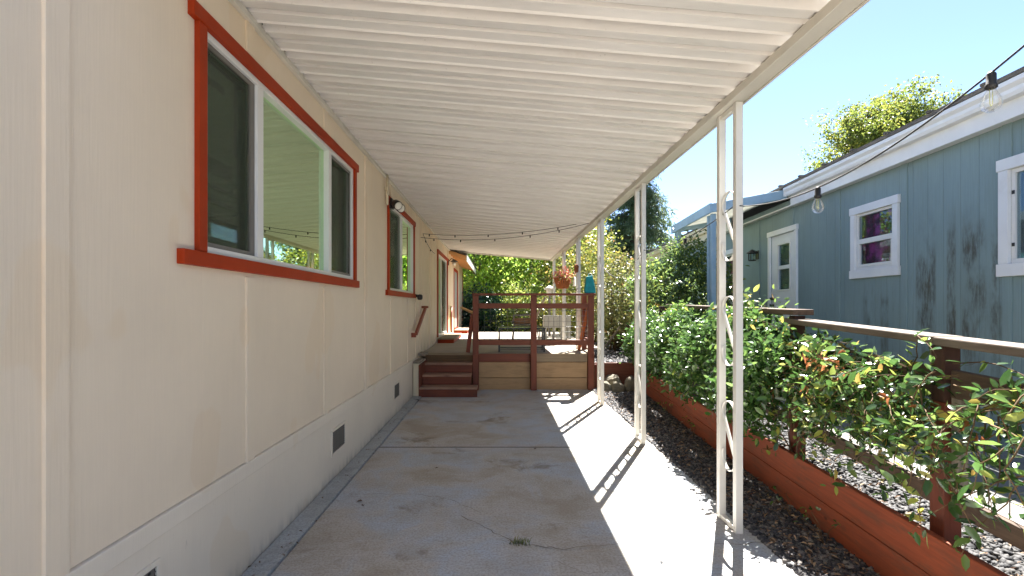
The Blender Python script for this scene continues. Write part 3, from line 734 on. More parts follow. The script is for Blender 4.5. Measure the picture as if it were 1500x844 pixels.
# ------------------------------------------------------------------ deck, steps and railing
dk = empty('wooden_deck', (.1, 12, 0), 'raised grey plank deck with tan skirt boards and brown edge', 'deck')
mb = MB(); y = 8.80; DX0, DX1 = XW+.02, 1.66
while y < 16.3:
    x0 = DX0 if y > 8.84 else -.33
    mb.box(x0, DX1 if y < 9.8 else 2.0, y, y+.136, .585, .62); y += .142
mb.build('deck_floor', M['deck_y'], dk, bevel=.003)
box(-.33, .545, 8.745, 8.795, .475, .612).build('edge_board', M['rail_x'], dk, bevel=.004)
box(.655, 1.52, 8.745, 8.795, .475, .615).build('edge_board', M['deck_grey'], dk, bevel=.004)
for a, b in ((-.33, .545), (.655, 1.52)):
    box(a, b, 8.76, 8.795, .205, .468).build('skirt_board', M['skirt_tan'], dk, bevel=.004)
    box(a, b, 8.762, 8.795, -.02, .196).build('skirt_board', M['skirt_tan'], dk, bevel=.004)
box(-1.3, DX1, 8.83, 8.86, -.05, .58).box(DX1-.04, DX1, 8.87, 16.2, -.05, .58).build('joist', M['step_old'], dk)
rl = empty('deck_railing', (.6, 8.72, 0), 'red brown deck railing with square wire mesh panels', 'railing')
def rpost(x, y, z0, z1, w=.1): return box(x-w/2, x+w/2, y-w/2, y+w/2, z0, z1).build('post', M['rail_z'], rl, bevel=.006)
rpost(-.385, 8.70, .0, 1.605); rpost(.60, 8.70, 0, 1.605); rpost(1.575, 8.73, 0, 1.605)
rpost(1.60, 9.55, .0, 1.64, .09)
box(-.44, 1.64, 8.63, 8.77, 1.607, 1.645).build('top_rail', M['rail_x'], rl, bevel=.005)
for a, b in ((-.333, .548), (.652, 1.523)):
    box(a, b, 8.672, 8.714, 1.385, 1.475).build('rail', M['rail_x'], rl, bevel=.004)
    box(a, b, 8.672, 8.714, .765, .855).build('rail', M['rail_x'], rl, bevel=.004)
    g = MB()
    for k in range(1, 9): x = a+(b-a)*k/9; g.tube([(x, 8.693, .855), (x, 8.693, 1.385)], .0028, 5)
    for k in range(6): z = .90+k*.09; g.tube([(a, 8.698, z), (b, 8.698, z)], .0028, 5)
    g.build('wire_mesh', M['wire'], rl)
box(1.58, 1.62, 8.78, 9.5, 1.385, 1.475).box(1.58, 1.62, 8.78, 9.5, .765, .855).build('side_rail', M['rail_y'], rl, bevel=.004)
g = MB()
for k in range(1, 8): y = 8.78+.72*k/8; g.tube([(1.6, y, .855), (1.6, y, 1.385)], .0028, 5)
for k in range(6): z = .90+k*.09; g.tube([(1.6, 8.78, z), (1.6, 9.5, z)], .0028, 5)
g.build('wire_mesh', M['wire'], rl)
stp = empty('wooden_steps', (-.78, 8.4, 0), 'worn red brown wooden steps up to the deck', 'steps')
for i, (y, z) in enumerate(((8.0, .153), (8.27, .315), (8.54, .475))):
    x1 = -.33 if i == 0 else -.438
    box(-1.225, x1, y+.012, y+.05, z-.153 if i == 0 else z-.158, z-.034).build('riser', M['step_riser'], stp, bevel=.004)
    box(-1.235, x1, y, y+.285, z-.032, z).build('tread', M['step_tread'], stp, bevel=.006)
box(-1.225, -.438, 8.80, 8.828, .478, .583).build('riser', M['step_old'], stp, bevel=.004)
box(-1.235, -.438, 8.79, 8.84, .586, .623).build('tread', M['deck_grey'], stp, bevel=.004)
box(-1.25, -1.228, 8.02, 8.83, 0, .50).build('stringer', M['step_riser'], stp)
lb = empty('stair_ledge', (-1.3, 8.4, 0), 'cream boxed ledge with weathered grey cap between wall and steps', 'ledge')
box(XW+.018, -1.252, 8.03, 8.83, 0.0, .525).build('box_panel', M['cream_trim'], lb, bevel=.004)
box(XW+.018, -1.225, 8.0, 8.5, .527, .562).build('cap', M['grey_wood_z'], lb, bevel=.004)
box(XW+.018, -1.21, 8.505, 8.86, .60, .642).build('cap', M['grey_wood_z'], lb, bevel=.004)
hr = empty('handrail', (XW, 8.5, 1.2), 'short red brown handrail sloping up the cream wall by the steps', 'handrail')
MB().bar((XW+.075, 7.98, 1.00), (XW+.075, 9.0, 1.40), .038, .07).build('rail', M['handrail'], hr, bevel=.004)
box(XW+.004, XW+.075, 7.94, 7.99, .94, 1.01).build('return', M['handrail'], hr, bevel=.004)
box(XW+.01, XW+.12, 8.95, 9.06, 1.39, 1.43).build('end_cap', M['handrail'], hr, bevel=.004)
nr = empty('step_newel', (-.5, 8.95, .62), 'slender red brown newel and handrail at the top of the steps', 'handrail')
MB().bar((-.53, 8.92, .62), (-.45, 8.92, 1.29), .07, .045, (0, 1, 0)).build('newel', M['handrail'], nr, bevel=.004)
MB().bar((-.44, 8.92, 1.31), (-.86, 11.9, 1.40), .06, .035).build('rail', M['soffit'], nr, bevel=.004)
dsx = empty('door_step', (-1.15, 12.3, .62), 'low red sided step platform under the sliding glass door', 'step')
box(XW+.03, -.975, 11.2, 13.45, .622, .70).build('riser', M['red'], dsx, bevel=.004)
box(XW+.03, -.96, 11.18, 13.47, .702, .728).build('tread', M['deck_grey'], dsx, bevel=.004)
dsx = empty('door_step', (-1.15, 16.2, .62), 'far red step platform at the second door', 'step')
box(XW+.03, -.93, 15.3, 17.2, .4, .70).build('riser', M['red'], dsx, bevel=.004)
box(XW+.03, -.915, 15.28, 17.22, .702, .728).build('tread', M['deck_grey'], dsx, bevel=.004)

# ------------------------------------------------------------------ retaining boards, fence
rb = empty('retaining_wall', (1.80, 0, 0), 'long red stained plank retaining board along the gravel strip', 'retaining wall', rz=-math.atan(.077))
for (a, b, off) in ((1.2, 4.92, 0), (4.90, 9.02, -.05)):
    box(off, off+.04, a, b, -.10, .175).build('plank', M['redwood_y'], rb, bevel=.006, rel=False)
    box(off+.002, off+.042, a, b, .178, .365).build('plank', M['redwood_y'], rb, bevel=.006, rel=False)
box(-.008, .0, 4.88, 4.895, -.1, .34).build('stake', M['redwood_y'], rb, rel=False)
cb = empty('cross_retaining_board', (2.1, 9.02, 0), 'brown cross retaining board behind the garden rocks at the deck corner', 'retaining wall')
box(1.66, fx(9, -.19), 9.0, 9.04, -.1, .20).build('plank', M['redwood_x'], cb, bevel=.006)
box(1.66, fx(9, -.19), 9.002, 9.042, .203, .43).build('plank', M['redwood_x'], cb, bevel=.006)
box(1.665, 1.73, 8.955, 8.998, -.1, .41).build('stake', M['fence_post'], cb, bevel=.004)

fence = empty('wooden_fence', (1.95, 0, 0), 'weathered wooden rail fence with red brown posts and square wire infill', 'fence', rz=FA)
FP = [-.34, 1.06, 2.46, 3.86, 5.26, 6.66, 8.06, 9.46, 11.1, 11.8, 12.9]
zt = lambda y: .035*(y-2.46)
def F(name, mb, mat, bevel=.005): return mb.build(name, mat, fence, bevel=bevel, rel=False)
for y in FP:
    top = 1.225+zt(y) if y < 8.1 else 1.02
    if abs(y-3.86) < .01: top = 1.345
    F('post', box(-.035, .045, y-.045, y+.045, -.1, min(top, .96)), M['fence_post'])
    if top > 1: F('post_top', box(-.031, .043, y-.042, y+.042, .961, top), M['post_dark'])
    if y < 9:
        F('nailer', box(-.005, .04, y-.088, y-.047, .55+zt(y), 1.0+zt(y)), M['grey_wood_z'], .003)
        F('nailer', box(-.005, .04, y+.047, y+.088, .25, 1.2+zt(y)), M['grey_wood_z'], .003)
for a, b in zip(FP[:7], FP[1:8]):
    for z, h in ((1.05, .13), (.49, .085)):
        F('rail', MB().bar((.01, a+.05, z+zt(a)), (.01, b-.05, z+zt(b)), .042, h), M['fence_rail'])
    g = MB()
    n = 12
    for k in range(1, n): y = a+.1+(b-a-.2)*k/n; g.tube([(.035, y, .53+zt(y)), (.035, y, .985+zt(y))], .0026, 5)
    for k in range(4): g.tube([(.0385, a+.09, .60+.105*k+zt(a)), (.0385, b-.09, .60+.105*k+zt(b))], .0026, 5)
    F('wire_mesh', g, M['wire'], 0)
F('cap', MB().bar((.005, -.4, 1.25+zt(-.4)), (.005, 2.44, 1.25+zt(2.44)), .145, .04), M['fence_cap'], .006)
F('cap', MB().bar((.008, 2.446, 1.252+zt(2.446)), (.008, 3.93, 1.255+zt(3.93)), .145, .04), M['fence_cap'], .006)
F('cap', MB().bar((.0, 3.76, 1.372), (.0, 7.5, 1.43), .15, .042), M['fence_rail'], .006)

# rocks
def rock(c, r, label):
    bm = bmesh.new(); bmesh.ops.create_icosphere(bm, subdivisions=4, radius=1)
    ph = [random.random()*6 for _ in range(6)]
    cuts = [(Vector((random.gauss(0, 1), random.gauss(0, 1), random.gauss(.3, .6))).normalized(), random.uniform(.62, .86)) for _ in range(9)]
    for v in bm.verts:
        p = v.co.copy()
        for n_, d_ in cuts:                                  # flat broken faces
            k_ = p.dot(n_)
            if k_ > d_: p -= n_*(k_-d_)*.85
        d = 1+.05*math.sin(p.x*6+ph[0])*math.cos(p.y*7+ph[1])+.03*math.sin(p.z*13+ph[2]+p.x*9)
        v.co = Vector((p.x*r[0], p.y*r[1], p.z*r[2]))*d*1.12
    me = bpy.data.meshes.new('garden_rock'); bm.to_mesh(me); bm.free(); me.materials.append(M['rock'])
    me.polygons.foreach_set('use_smooth', [True]*len(me.polygons))
    o = bpy.data.objects.new('garden_rock', me); COL.objects.link(o); o.location = c; o.rotation_euler = (0, 0, random.random()*3)
    return tag(o, label, 'rock', 'garden rocks before the cross board')
rock((1.79, 8.62, .05), (.12, .10, .10), 'small rock partly hidden behind the white post by the cross board')
rock((1.98, 8.82, .12), (.19, .11, .12), 'flat topped rock resting against the cross board between two others')
rock((2.0, 8.58, .05), (.13, .11, .11), 'low round rock in front of the flat topped rock')
rock((2.25, 8.68, .09), (.16, .12, .14), 'large pale rock nearest the red board')
mb = MB().bar((2.25, 11.2, .43), (2.62, 11.0, 1.0), .035, .05, (0, 1, 0)); tag(mb.build('leaning_stake', M['grey_wood_z'], bevel=.003), 'weathered grey stake leaning in the rear gravel bed', 'stake')

# ------------------------------------------------------------------ the blue house
BA = -math.atan(.075)
bh = empty('blue_house', (4.0, 0, 0), 'grey blue panelled house with white trimmed windows beyond the fence', 'house', rz=BA)
def B(name, mb, mat, parent=None, bevel=.004): return mb.build(name, mat, parent or bh, bevel=bevel, rel=False)
WB = (3.10, 4.33, 1.78, 2.57); WS = (5.74, 6.42, 1.87, 2.56); WD = (7.93, 8.76, .57, 2.60); WF = (10.3, 11.0, 1.55, 2.5)
OPN = [WB, WS, WD, WF]; YB0, YB1 = -3, 18
mb = MB(); ys = sorted({YB0, YB1, *[o[0] for o in OPN], *[o[1] for o in OPN]})
for a, b in zip(ys[:-1], ys[1:]):
    h = [o for o in OPN if o[0] <= a+1e-6 and o[1] >= b-1e-6]
    if h: mb.box(0, .14, a, b, .1, h[0][2]); mb.box(0, .14, a, b, h[0][3], 3.1)
    else: mb.box(0, .14, a, b, .1, 3.1)
B('wall', mb, M['blue'], bevel=0)
mb = MB()
for k in range(-5, 13):
    y = 5.58+1.22*k; cuts = [(.12, 3.02)]
    for o in OPN:
        if o[0]-.1 < y+.045 and y-.045 < o[1]+.1: cuts = [c for p, q in cuts for c in ((p, o[2]-.1), (o[3]+.1, q)) if c[1]-c[0] > .06]
    for p, q in cuts: B('batten', box(-.012, .01, y-.045, y+.045, p, q), M['blue'])
B('end_wall', box(.0, 8, YB0-.14, YB0, .1, 3.1).box(0, 8, YB1, YB1+.14, .1, 3.1).box(7.9, 8, YB0, YB1, .1, 3.1), M['blue'], bevel=0)
B('floor', box(.14, 7.9, YB0, YB1, .4, .5), M['dark_room'], bevel=0)
B('roof', MB().prism([(-.20, 3.255), (4, 4.15), (8.2, 3.255), (8.2, 3.29), (4, 4.2), (-.20, 3.29)], 'y', YB0-.3, YB1+.3), M['shingle'], bevel=0)
for k in range(32):
    y = YB0+k*.61; B('roof_clip', box(-.222, -.15, y, y+.045, 3.286, 3.312), M['shingle'], bevel=.003)
B('fascia', box(-.12, -.10, YB0-.3, 7.85, 2.955, 3.25), M['white_trim'])
B('fascia', box(-.12, -.10, 10.25, YB1+.3, 2.955, 3.25), M['cream_fascia'])
B('soffit', box(-.099, -.001, YB0-.3, YB1+.3, 2.965, 2.985), M['white_trim'], bevel=0)
gp = [(-.121, 3.10), (-.19, 3.10), (-.205, 3.13), (-.205, 3.16), (-.235, 3.19), (-.235, 3.225), (-.225, 3.225), (-.225, 3.195), (-.197, 3.165), (-.197, 3.135), (-.186, 3.108), (-.121, 3.108)]
B('gutter', MB().prism(gp, 'y', YB0-.3, 7.83).box(-.225, -.122, 7.83, 7.84, 3.10, 3.22), M['white_trim'], bevel=0)
B('gutter', MB().prism(gp, 'y', 10.3, YB1+.3), M['cream_fascia'], bevel=0)
def bframe(o, w, x0, x1):
    a, b, c, d = o; m = MB(); vinyl_frame(m, a, b, c, d, w, x0, x1); return m
def btrim(parent, o, w):
    a, b, c, d = o; m = MB()
    m.box(-.03, .01, a-w, a, c-.002, d).box(-.03, .01, b, b+w, c-.002, d).box(-.034, .01, a-w-.015, b+w+.015, d+.001, d+w+.01).box(-.034, .01, a-w-.015, b+w+.015, c-w-.02, c-.003)
    return B('trim', m, M['white_trim'], parent)
ws = B('window', bframe(WS, .03, .0, .05), M['white_vinyl'], bevel=.003); ws['label'] = 'small white sash window with magenta curtain behind'
btrim(ws, WS, .085)
zm = (WS[2]+WS[3])/2
B('meeting_rail', box(-.008, .045, WS[0]+.03, WS[1]-.03, zm-.03, zm+.03), M['white_vinyl'], ws, .003)
B('lower_sash', MB().box(-.004, .03, WS[0]+.03, WS[0]+.06, WS[2]+.03, zm-.03).box(-.004, .03, WS[1]-.06, WS[1]-.03, WS[2]+.03, zm-.03).box(-.004, .03, WS[0]+.06, WS[1]-.06, WS[2]+.03, WS[2]+.065), M['white_vinyl'], ws, .003)
B('pane', box(.016, .02, WS[0]+.03, WS[1]-.03, WS[2]+.03, WS[3]-.03), M['glass_blue'], ws, 0)
B('curtain', box(.06, .07, WS[0]-.1, WS[1]+.1, WS[2]-.1, WS[3]+.1), M['curtain'], ws, 0)
wb = B('window', bframe(WB, .035, .0, .05), M['white_vinyl'], bevel=.003); wb['label'] = 'wide white framed window with a grey shade cut by the picture edge'
btrim(wb, WB, .09)
B('mullion', box(-.004, .045, 3.69, 3.74, WB[2]+.035, WB[3]-.035), M['white_vinyl'], wb, .003)
B('pane', box(.016, .02, WB[0]+.03, WB[1]-.03, WB[2]+.03, WB[3]-.03), M['glass_blue'], wb, 0)
B('shade', box(.07, .08, WB[0]-.1, WB[1]+.1, WB[2]-.1, WB[3]+.1), M['grey_blind'], wb, 0)
B('latch', MB().box(-.006, .0, 4.296, 4.318, 1.92, 1.95).box(-.006, 0, 4.296, 4.318, 2.36, 2.39), M['black'], wb, 0)
wf = B('window', bframe(WF, .03, .0, .05), M['white_vinyl'], bevel=.003); wf['label'] = 'white trimmed window half hidden behind the big glossy shrub'
btrim(wf, WF, .085); B('pane', box(.016, .02, WF[0]+.03, WF[1]-.03, WF[2]+.03, WF[3]-.03), M['glass_blue'], wf, 0)
B('dark_shade', box(.16, .17, WF[0]-.1, WF[1]+.1, WF[2]-.1, WF[3]+.1), M['curtain'], wf, 0)
# door: slab with a two pane light
a, b, c, d = WD; la, lb2, lc, ld = 8.14, 8.52, 1.70, 2.43
mb = MB(); mb.box(.01, .05, a, la, c, d).box(.01, .05, lb2, b, c, d).box(.01, .05, la, lb2, c, lc).box(.01, .05, la, lb2, ld, d).box(.008, .048, la, lb2, 2.03, 2.09)
dr = B('door', mb, M['white_trim'], bevel=.003)
mb = MB(); mb.box(-.03, .008, a-.075, a, c-.1, d).box(-.03, .008, b, b+.075, c-.1, d).box(-.035, .008, a-.09, b+.09, d+.001, d+.085); B('door_trim', mb, M['white_trim'], dr)
mb = MB(); vinyl_frame(mb, la-.03, lb2+.03, lc-.03, ld+.03, .028, .0, .012); B('light_frame', mb, M['white_vinyl'], dr, .002)
B('pane', box(.026, .03, la, lb2, lc, ld), M['glass_blue'], dr, 0)
B('shade', box(.056, .06, la-.05, lb2+.05, lc-.05, ld+.05), M['dusk_blind'], dr, 0)
for z in (1.44, 1.55): B('handle' if z < 1.5 else 'deadbolt', MB().tube([(.01, b-.07, z), (-.035, b-.07, z), (-.05, b-.07, z)], [.02, .014, .03] if z < 1.5 else [.024, .024, .02], 12), M['black'], dr, 0)
# porch roof over the door
pr = empty('porch_roof', (4.0, 9, 3), 'pale blue porch roof on twin posts over the neighbour door', 'porch', rz=BA)
pr.location = (4.0, 0, 0)
xo, y0, y1 = -1.26, 7.92, 10.25
def Pp(name, mb, mat, bevel=.004): return mb.build(name, mat, pr, bevel=bevel, rel=False)
slope = lambda x: 3.23+(x/1.14+.105)*.20
mb = MB()
for ya, yb in ((y0, y0+.05), (y1-.05, y1)):
    p = [(xo, slope(xo)-.14), (-.126, slope(-.126)-.14), (-.126, slope(-.126)), (xo, slope(xo))]
    mb.prism(p, 'y', ya, yb)
mb.box(xo-.03, xo-.001, y0, y1, slope(xo)-.145, slope(xo)+.005)
Pp('fascia', mb, M['porch_blue'])
Pp('roof_panel', MB().prism([(xo, slope(xo)-.05), (-.126, slope(-.126)-.05), (-.126, slope(-.126)-.02), (xo, slope(xo)-.02)], 'y', y0+.051, y1-.051), M['porch_sheet'], 0)
for y in (y0+.08, y1-.30):
    for dy in (0, .16): Pp('post', box(xo+.02, xo+.09, y+dy, y+dy+.07, .2, slope(xo)-.146), M['porch_blue'])
lt = empty('porch_lantern', (4.0, 0, 0), 'black square lantern on the blue wall beside the white door', 'wall lamp', rz=BA)
y, z = 9.26, 2.33
MB().box(-.02, -.001, y-.05, y+.05, z-.06, z+.10).tube([(-.02, y, z+.07), (-.09, y, z+.10)], .012).build('arm', M['black'], lt, rel=False)
m = MB().lathe([(.015, .12), (.04, .10), (.10, .06), (.10, .045), (.02, .04)], (-.11, y, z), 4).lathe([(.06, -.09), (.07, -.08), (.07, -.07), (.03, -.068)], (-.11, y, z), 4)
for i, j in ((1, 1), (1, -1), (-1, 1), (-1, -1)): m.box(-.11+i*.045-.006, -.11+i*.045+.006, y+j*.045-.006, y+j*.045+.006, z-.07, z+.045)
m.build('cage', M['black'], lt, rel=False)
box(-.145, -.075, y-.035, y+.035, z-.066, z+.04).build('lamp_glass', M['glass_blue'], lt, rel=False)

# ------------------------------------------------------------------ things on the deck
DZ = .622
tb = empty('patio_table', (.4, 9.2, DZ), 'low black metal framed patio table behind the railing mesh', 'table')
m = MB()
box(-.0, .83, 8.98, 9.42, DZ+.40, DZ+.425).build('table_top', M['black'], tb, bevel=.003)
for x in (.0, .79):
    for y in (8.99, 9.38): MB().box(x, x+.03, y, y+.03, DZ, DZ+.40).build('leg', M['black'], tb)
MB().box(.03, .79, 8.995, 9.015, DZ+.04, DZ+.06).box(.03, .79, 9.385, 9.405, DZ+.04, DZ+.06).build('stretcher', M['black'], tb)
ch = empty('patio_chair', (.7, 11.9, DZ), 'reclined patio chair with a brown seat cushion facing the house', 'chair')
X0 = .35
for y in (11.65, 12.2):
    MB().tube([(X0-.02, y, DZ), (X0+.02, y, DZ+.40), (X0+.55, y, DZ+.36), (X0+.62, y, DZ+.0)], .016).build('leg', M['grey_alu'], ch)
    MB().tube([(X0-.02, y, DZ+.40), (X0+.02, y, DZ+.60), (X0+.5, y, DZ+.62)], .018).build('armrest', M['grey_alu'], ch)
box(X0, X0+.52, 11.67, 12.18, DZ+.37, DZ+.40).build('seat', M['sling'], ch, bevel=.01)
bm_ = MB()
for k in range(5): y = 11.68+k*.102; bm_.bar((X0+.46, y+.045, DZ+.38), (X0+.74, y+.045, DZ+1.02), .09, .02, (1, 0, -.4))
bm_.build('backrest', M['sling'], ch, bevel=.004)
c = MB().box(X0-.02, X0+.44, 11.68, 12.17, DZ+.405, DZ+.53).build('cushion', M['cushion'], ch, bevel=.05)
pl = empty('planter_box', (1.48, 12.8, DZ), 'pale grey raised planter box on legs near the far posts', 'planter')
m = MB(); PX0, PX1, PY0, PY1 = 1.13, 1.78, 12.55, 13.0
for k in range(6): x = PX0+k*(PX1-PX0)/6; m.box(x+.003, x+(PX1-PX0)/6-.003, PY0, PY0+.02, DZ+.28, DZ+.58)
m.build('front_panel', M['planter'], pl, bevel=.003)
MB().box(PX0, PX0+.02, PY0+.021, PY1, DZ+.28, DZ+.58).box(PX1-.02, PX1, PY0+.021, PY1, DZ+.28, DZ+.58).box(PX0+.021, PX1-.021, PY1-.02, PY1, DZ+.28, DZ+.58).box(PX0+.02, PX1-.02, PY0+.02, PY1-.02, DZ+.29, DZ+.31).build('side_panel', M['planter'], pl)
box(PX0+.021, PX1-.021, PY0+.021, PY1-.021, DZ+.49, DZ+.53).build('soil', M['soil'], pl)
for x in (PX0+.01, PX0+.2, PX0+.40, PX1-.06):
    MB().box(x, x+.05, PY0+.022, PY0+.065, DZ, DZ+.28).build('leg', M['planter'], pl)
for x in (PX0+.01, PX1-.06): MB().box(x, x+.05, PY1-.065, PY1-.022, DZ, DZ+.28).build('leg', M['planter'], pl)
ln = empty('post_lantern', (1.40, 14.0, .4), 'white topped lantern on a slim grey post past the deck', 'lamp post')
box(1.37, 1.43, 13.97, 14.03, DZ, 1.72).build('post', M['grey_alu'], ln, bevel=.004)
MB().lathe([(.02, .26), (.05, .24), (.16, .17), (.16, .155), (.06, .15)], (1.40, 14, 1.74), 8).lathe([(.08, -.02), (.09, .0), (.09, .01)], (1.40, 14, 1.74), 8).build('hood', M['white_paint'], ln)
MB().lathe([(.07, .012), (.10, .148)], (1.40, 14, 1.74), 8).build('lamp_glass', M['lamp_glass'], ln)
hb = empty('hanging_basket', (1.45, 11.6, 1.83), 'orange wooden slat basket of pink flowers hanging from the carport beam', 'hanging basket')
C = Vector((1.455, 11.6, 1.83)); m = MB()
for k in range(22):
    a = 2*math.pi*k/22; d = Vector((math.cos(a), math.sin(a), 0)); m.bar(C+d*.12, C+d*.195+Vector((0, 0, .23)), .04, .012, (-d.y, d.x, 0) if False else tuple(d))
m.lathe([(.11, .0), (.125, .0), (.125, .012), (.11, .012)], C, 20); m.build('basket', M['basket'], hb)
MB().lathe([(.10, .01), (.17, .20)], C, 18).build('liner', M['soil'], hb)
m = MB()
for k in range(3):
    a = 2*math.pi*k/3; m.tube([C+Vector((.19*math.cos(a), .19*math.sin(a), .23)), C+Vector((0, 0, .82))], .003, 5)
m.tube([C+Vector((0, 0, .82)), C+Vector((0, 0, .858))], .004, 5); m.build('chain', M['wire'], hb)
P = np.array(C)+np.array([0, 0, .27])+rng.normal(size=(420, 3))*np.array([.10, .10, .075])
V, Fc = leaves_geo(P, .05, up=.7, width=.8); np_mesh('blossoms', V, Fc, M['flower'], hb, rng.random(len(P)).repeat(8))
P = np.array(C)+np.array([0, 0, .24])+rng.normal(size=(260, 3))*np.array([.12, .12, .05])
V, Fc = leaves_geo(P, .05, up=.4); np_mesh('foliage', V, Fc, M['leaf_tree_pale'], hb, rng.random(len(P)).repeat(8))
fd = empty('hanging_lantern', (1.46, 9.4, 2.05), 'tiny brown lantern hanging beside the white carport post', 'lantern')
MB().lathe([(.02, .0), (.04, .01), (.045, .10), (.05, .11), (.015, .15)], (1.44, 9.45, 2.05), 10).tube([(1.44, 9.45, 2.2), (1.46, 9.45, 2.69)], .002, 5).build('cage', M['bark_red'], fd)
fd = empty('bird_feeder', (1.45, 9.8, 1.85), 'small white bird feeder bottle hanging near the flower basket', 'bird feeder')
MB().lathe([(.012, .16), (.03, .10), (.035, .02), (.05, .0), (.05, -.01), (.02, -.02)], (1.46, 9.8, 1.83), 12).build('bottle', M['lamp_glass'], fd)
MB().tube([(1.46, 9.8, 1.99), (1.47, 9.8, 2.69)], .002, 5).build('hanger', M['wire'], fd)
tl = empty('teal_bag', (1.56, 8.73, 1.645), 'teal fabric bag standing on the right corner post of the railing', 'bag')
m = MB(); prof = [(-.088, 1.647), (-.096, 1.69), (-.074, 1.84), (-.062, 1.93), (.038, 1.945), (.058, 1.86), (.088, 1.72), (.094, 1.647)]
m.prism([(1.56+a, z) for a, z in prof], 'y', 8.68, 8.78); m.build('cloth', M['teal'], tl, bevel=.012)
MB().tube([(1.53, 8.73, 1.92), (1.535, 8.73, 1.98), (1.59, 8.73, 1.98), (1.60, 8.73, 1.92)], .008).build('loop', M['white_paint'], tl)
ob = MB().bar((1.66, 9.25, 1.56), (1.47, 9.35, .63), .05, .085, (0, 1, 0)); tag(ob.build('leaning_board', M['orange_wood'], bevel=.004), 'orange stained board leaning inside the railing end under the teal bag', 'board')

# ------------------------------------------------------------------ plants
def leafy(name, root, P, tint, size, mat, near=False, **k):
    V, Fc = (leaves_geo if near else tris_geo)(P, size, **k)
    return np_mesh(name, V, Fc, mat, root, np.repeat(tint, 8 if near else 4))
def limbs(root, base, top, r, targets, mat, n=7, name='trunk'):
    base, top = Vector(base), Vector(top); pts = []; rs = []
    w = Vector((random.gauss(0, 1), random.gauss(0, 1), 0))*.05*(top-base).length
    for i in range(9):
        t = i/8; pts.append(base.lerp(top, t)+w*math.sin(t*3.1)); rs.append(r*(1.15-.85*t) if i else r*1.5)
    m = MB().tube(pts, rs, 10); tk = m.build(name, mat, root)
    m = MB()
    for T in targets:
        k = random.randint(3, 7); a = pts[k]; T = Vector(T); mid = a.lerp(T, .5)+Vector((random.gauss(0, .1), random.gauss(0, .1), .12))*(T-a).length*.5
        m.tube([a, a.lerp(mid, .6), mid, mid.lerp(T, .6), T], [rs[k]*.55, rs[k]*.42, rs[k]*.3, rs[k]*.2, rs[k]*.08], 6)
    m.build('limbs', mat, tk)
def tree(name, label, base, h, r, mat, leaf, ncl, per, cz=.62, trunk_r=.14, bark='bark', group=None, spread=.35, rz=None, cat='tree', shell=.5):
    t = empty(name, base, label, cat, group)
    c = (base[0], base[1], base[2]+h*cz); rr = (r, r, rz or h*(1-cz))
    P, ti, Cc = clumps(c, rr, ncl, per, spread, .8, shell)
    leafy('crown', t, P, ti, leaf, M[mat])
    sel = Cc[rng.choice(len(Cc), min(16, len(Cc)), replace=False)]
    limbs(t, base, (base[0], base[1], base[2]+h*.85), trunk_r, sel, M[bark]); return t
def shrub(name, label, c, r, mat, leaf, ncl, per, spread=.14, near=False, group=None, ground=.3, cat='shrub', shell=.6, keep=None, **k):
    t = empty(name, (c[0], c[1], ground), label, cat, group)
    P, ti, Cc = clumps(c, r, ncl, per, spread, .9, shell, keep)
    P2 = np.array(P); ok = P2[:, 2] > ground+.03; P, ti = P[ok], ti[ok]
    leafy('foliage', t, P, ti, leaf, M[mat], near, **k)
    m = MB()
    for j in range(9):
        T = Cc[rng.integers(len(Cc))]; b = Vector((c[0]+random.gauss(0, r[0]*.15), c[1]+random.gauss(0, r[1]*.15), ground-.05)); T = Vector(T); mid = b.lerp(T, .55)+Vector((0, 0, .1))
        m.tube([b, mid, T], [.025, .016, .006], 6)
    m.build('stems', M['stem'], t); return t

# star jasmine along the fence: a dense mass over the far bays, thin strands over the near bays
def vine(label, y0, y1, n, zc, zs, xs_, dens_edge, dry, size=.048, strands=26):
    root = empty('jasmine_vine', (fx((y0+y1)/2), (y0+y1)/2, .24), label, 'vine', 'jasmine vines on the wooden fence')
    return root
def vine_finish(root, P, tint, size, up=.9):
    V, Fc = leaves_geo(P, size, up=up, width=.5, fold=.1, szvar=.5, droop=.25, curl=.07)
    np_mesh('foliage', V, Fc, M['leaf_jasmine'], root, np.repeat(tint, 8))
r1 = vine('dense glossy jasmine mass burying the far bays of the fence', 3.7, 8.5, 0, 0, 0, 0, 0, 0)
ncl = 1750; y = 3.62+5.0*rng.random(ncl)**1.05
topz = 1.27+.12*np.sin(y*3.1)+.07*np.sin(y*7.3+1)+.05*(y-4)/4
u = rng.random(ncl); front = rng.random(ncl) < .7
z = .30+(topz-.30)*np.sqrt(u*.9+.1*rng.random(ncl))
bulge = np.sin(np.clip((z-.2)/1.15, 0, 1)*math.pi)*.32+.06+.05*np.sin(y*4.3+z*5)
x = np.where(front, fx(y)-bulge-.05*rng.random(ncl), fx(y)+.22*rng.uniform(-1, 1, ncl))
C0 = np.stack([x, y, z], 1)
P = (C0[:, None]+rng.normal(size=(ncl, 13, 3))*np.array([.055, .075, .065])).reshape(-1, 3)
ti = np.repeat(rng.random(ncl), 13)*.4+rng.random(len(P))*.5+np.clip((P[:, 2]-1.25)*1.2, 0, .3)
ok = (P[:, 2] > .26) & ~((P[:, 1] < 4.3) & (P[:, 2] < .5) & (rng.random(len(P)) < .5)); P, ti = P[ok], ti[ok]
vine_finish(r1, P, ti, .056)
m = MB()
for j in range(60):
    yy = 3.8+4.5*random.random(); b = Vector((fx(yy)+random.gauss(0, .05), yy, .2)); t_ = Vector((fx(yy)-random.random()*.3, yy+random.gauss(0, .3), .6+random.random()*.75)); m.tube([b, b.lerp(t_, .5)+Vector((random.gauss(0, .05), 0, 0)), t_], [.006, .004, .002], 5)
m.build('stems', M['stem'], r1)
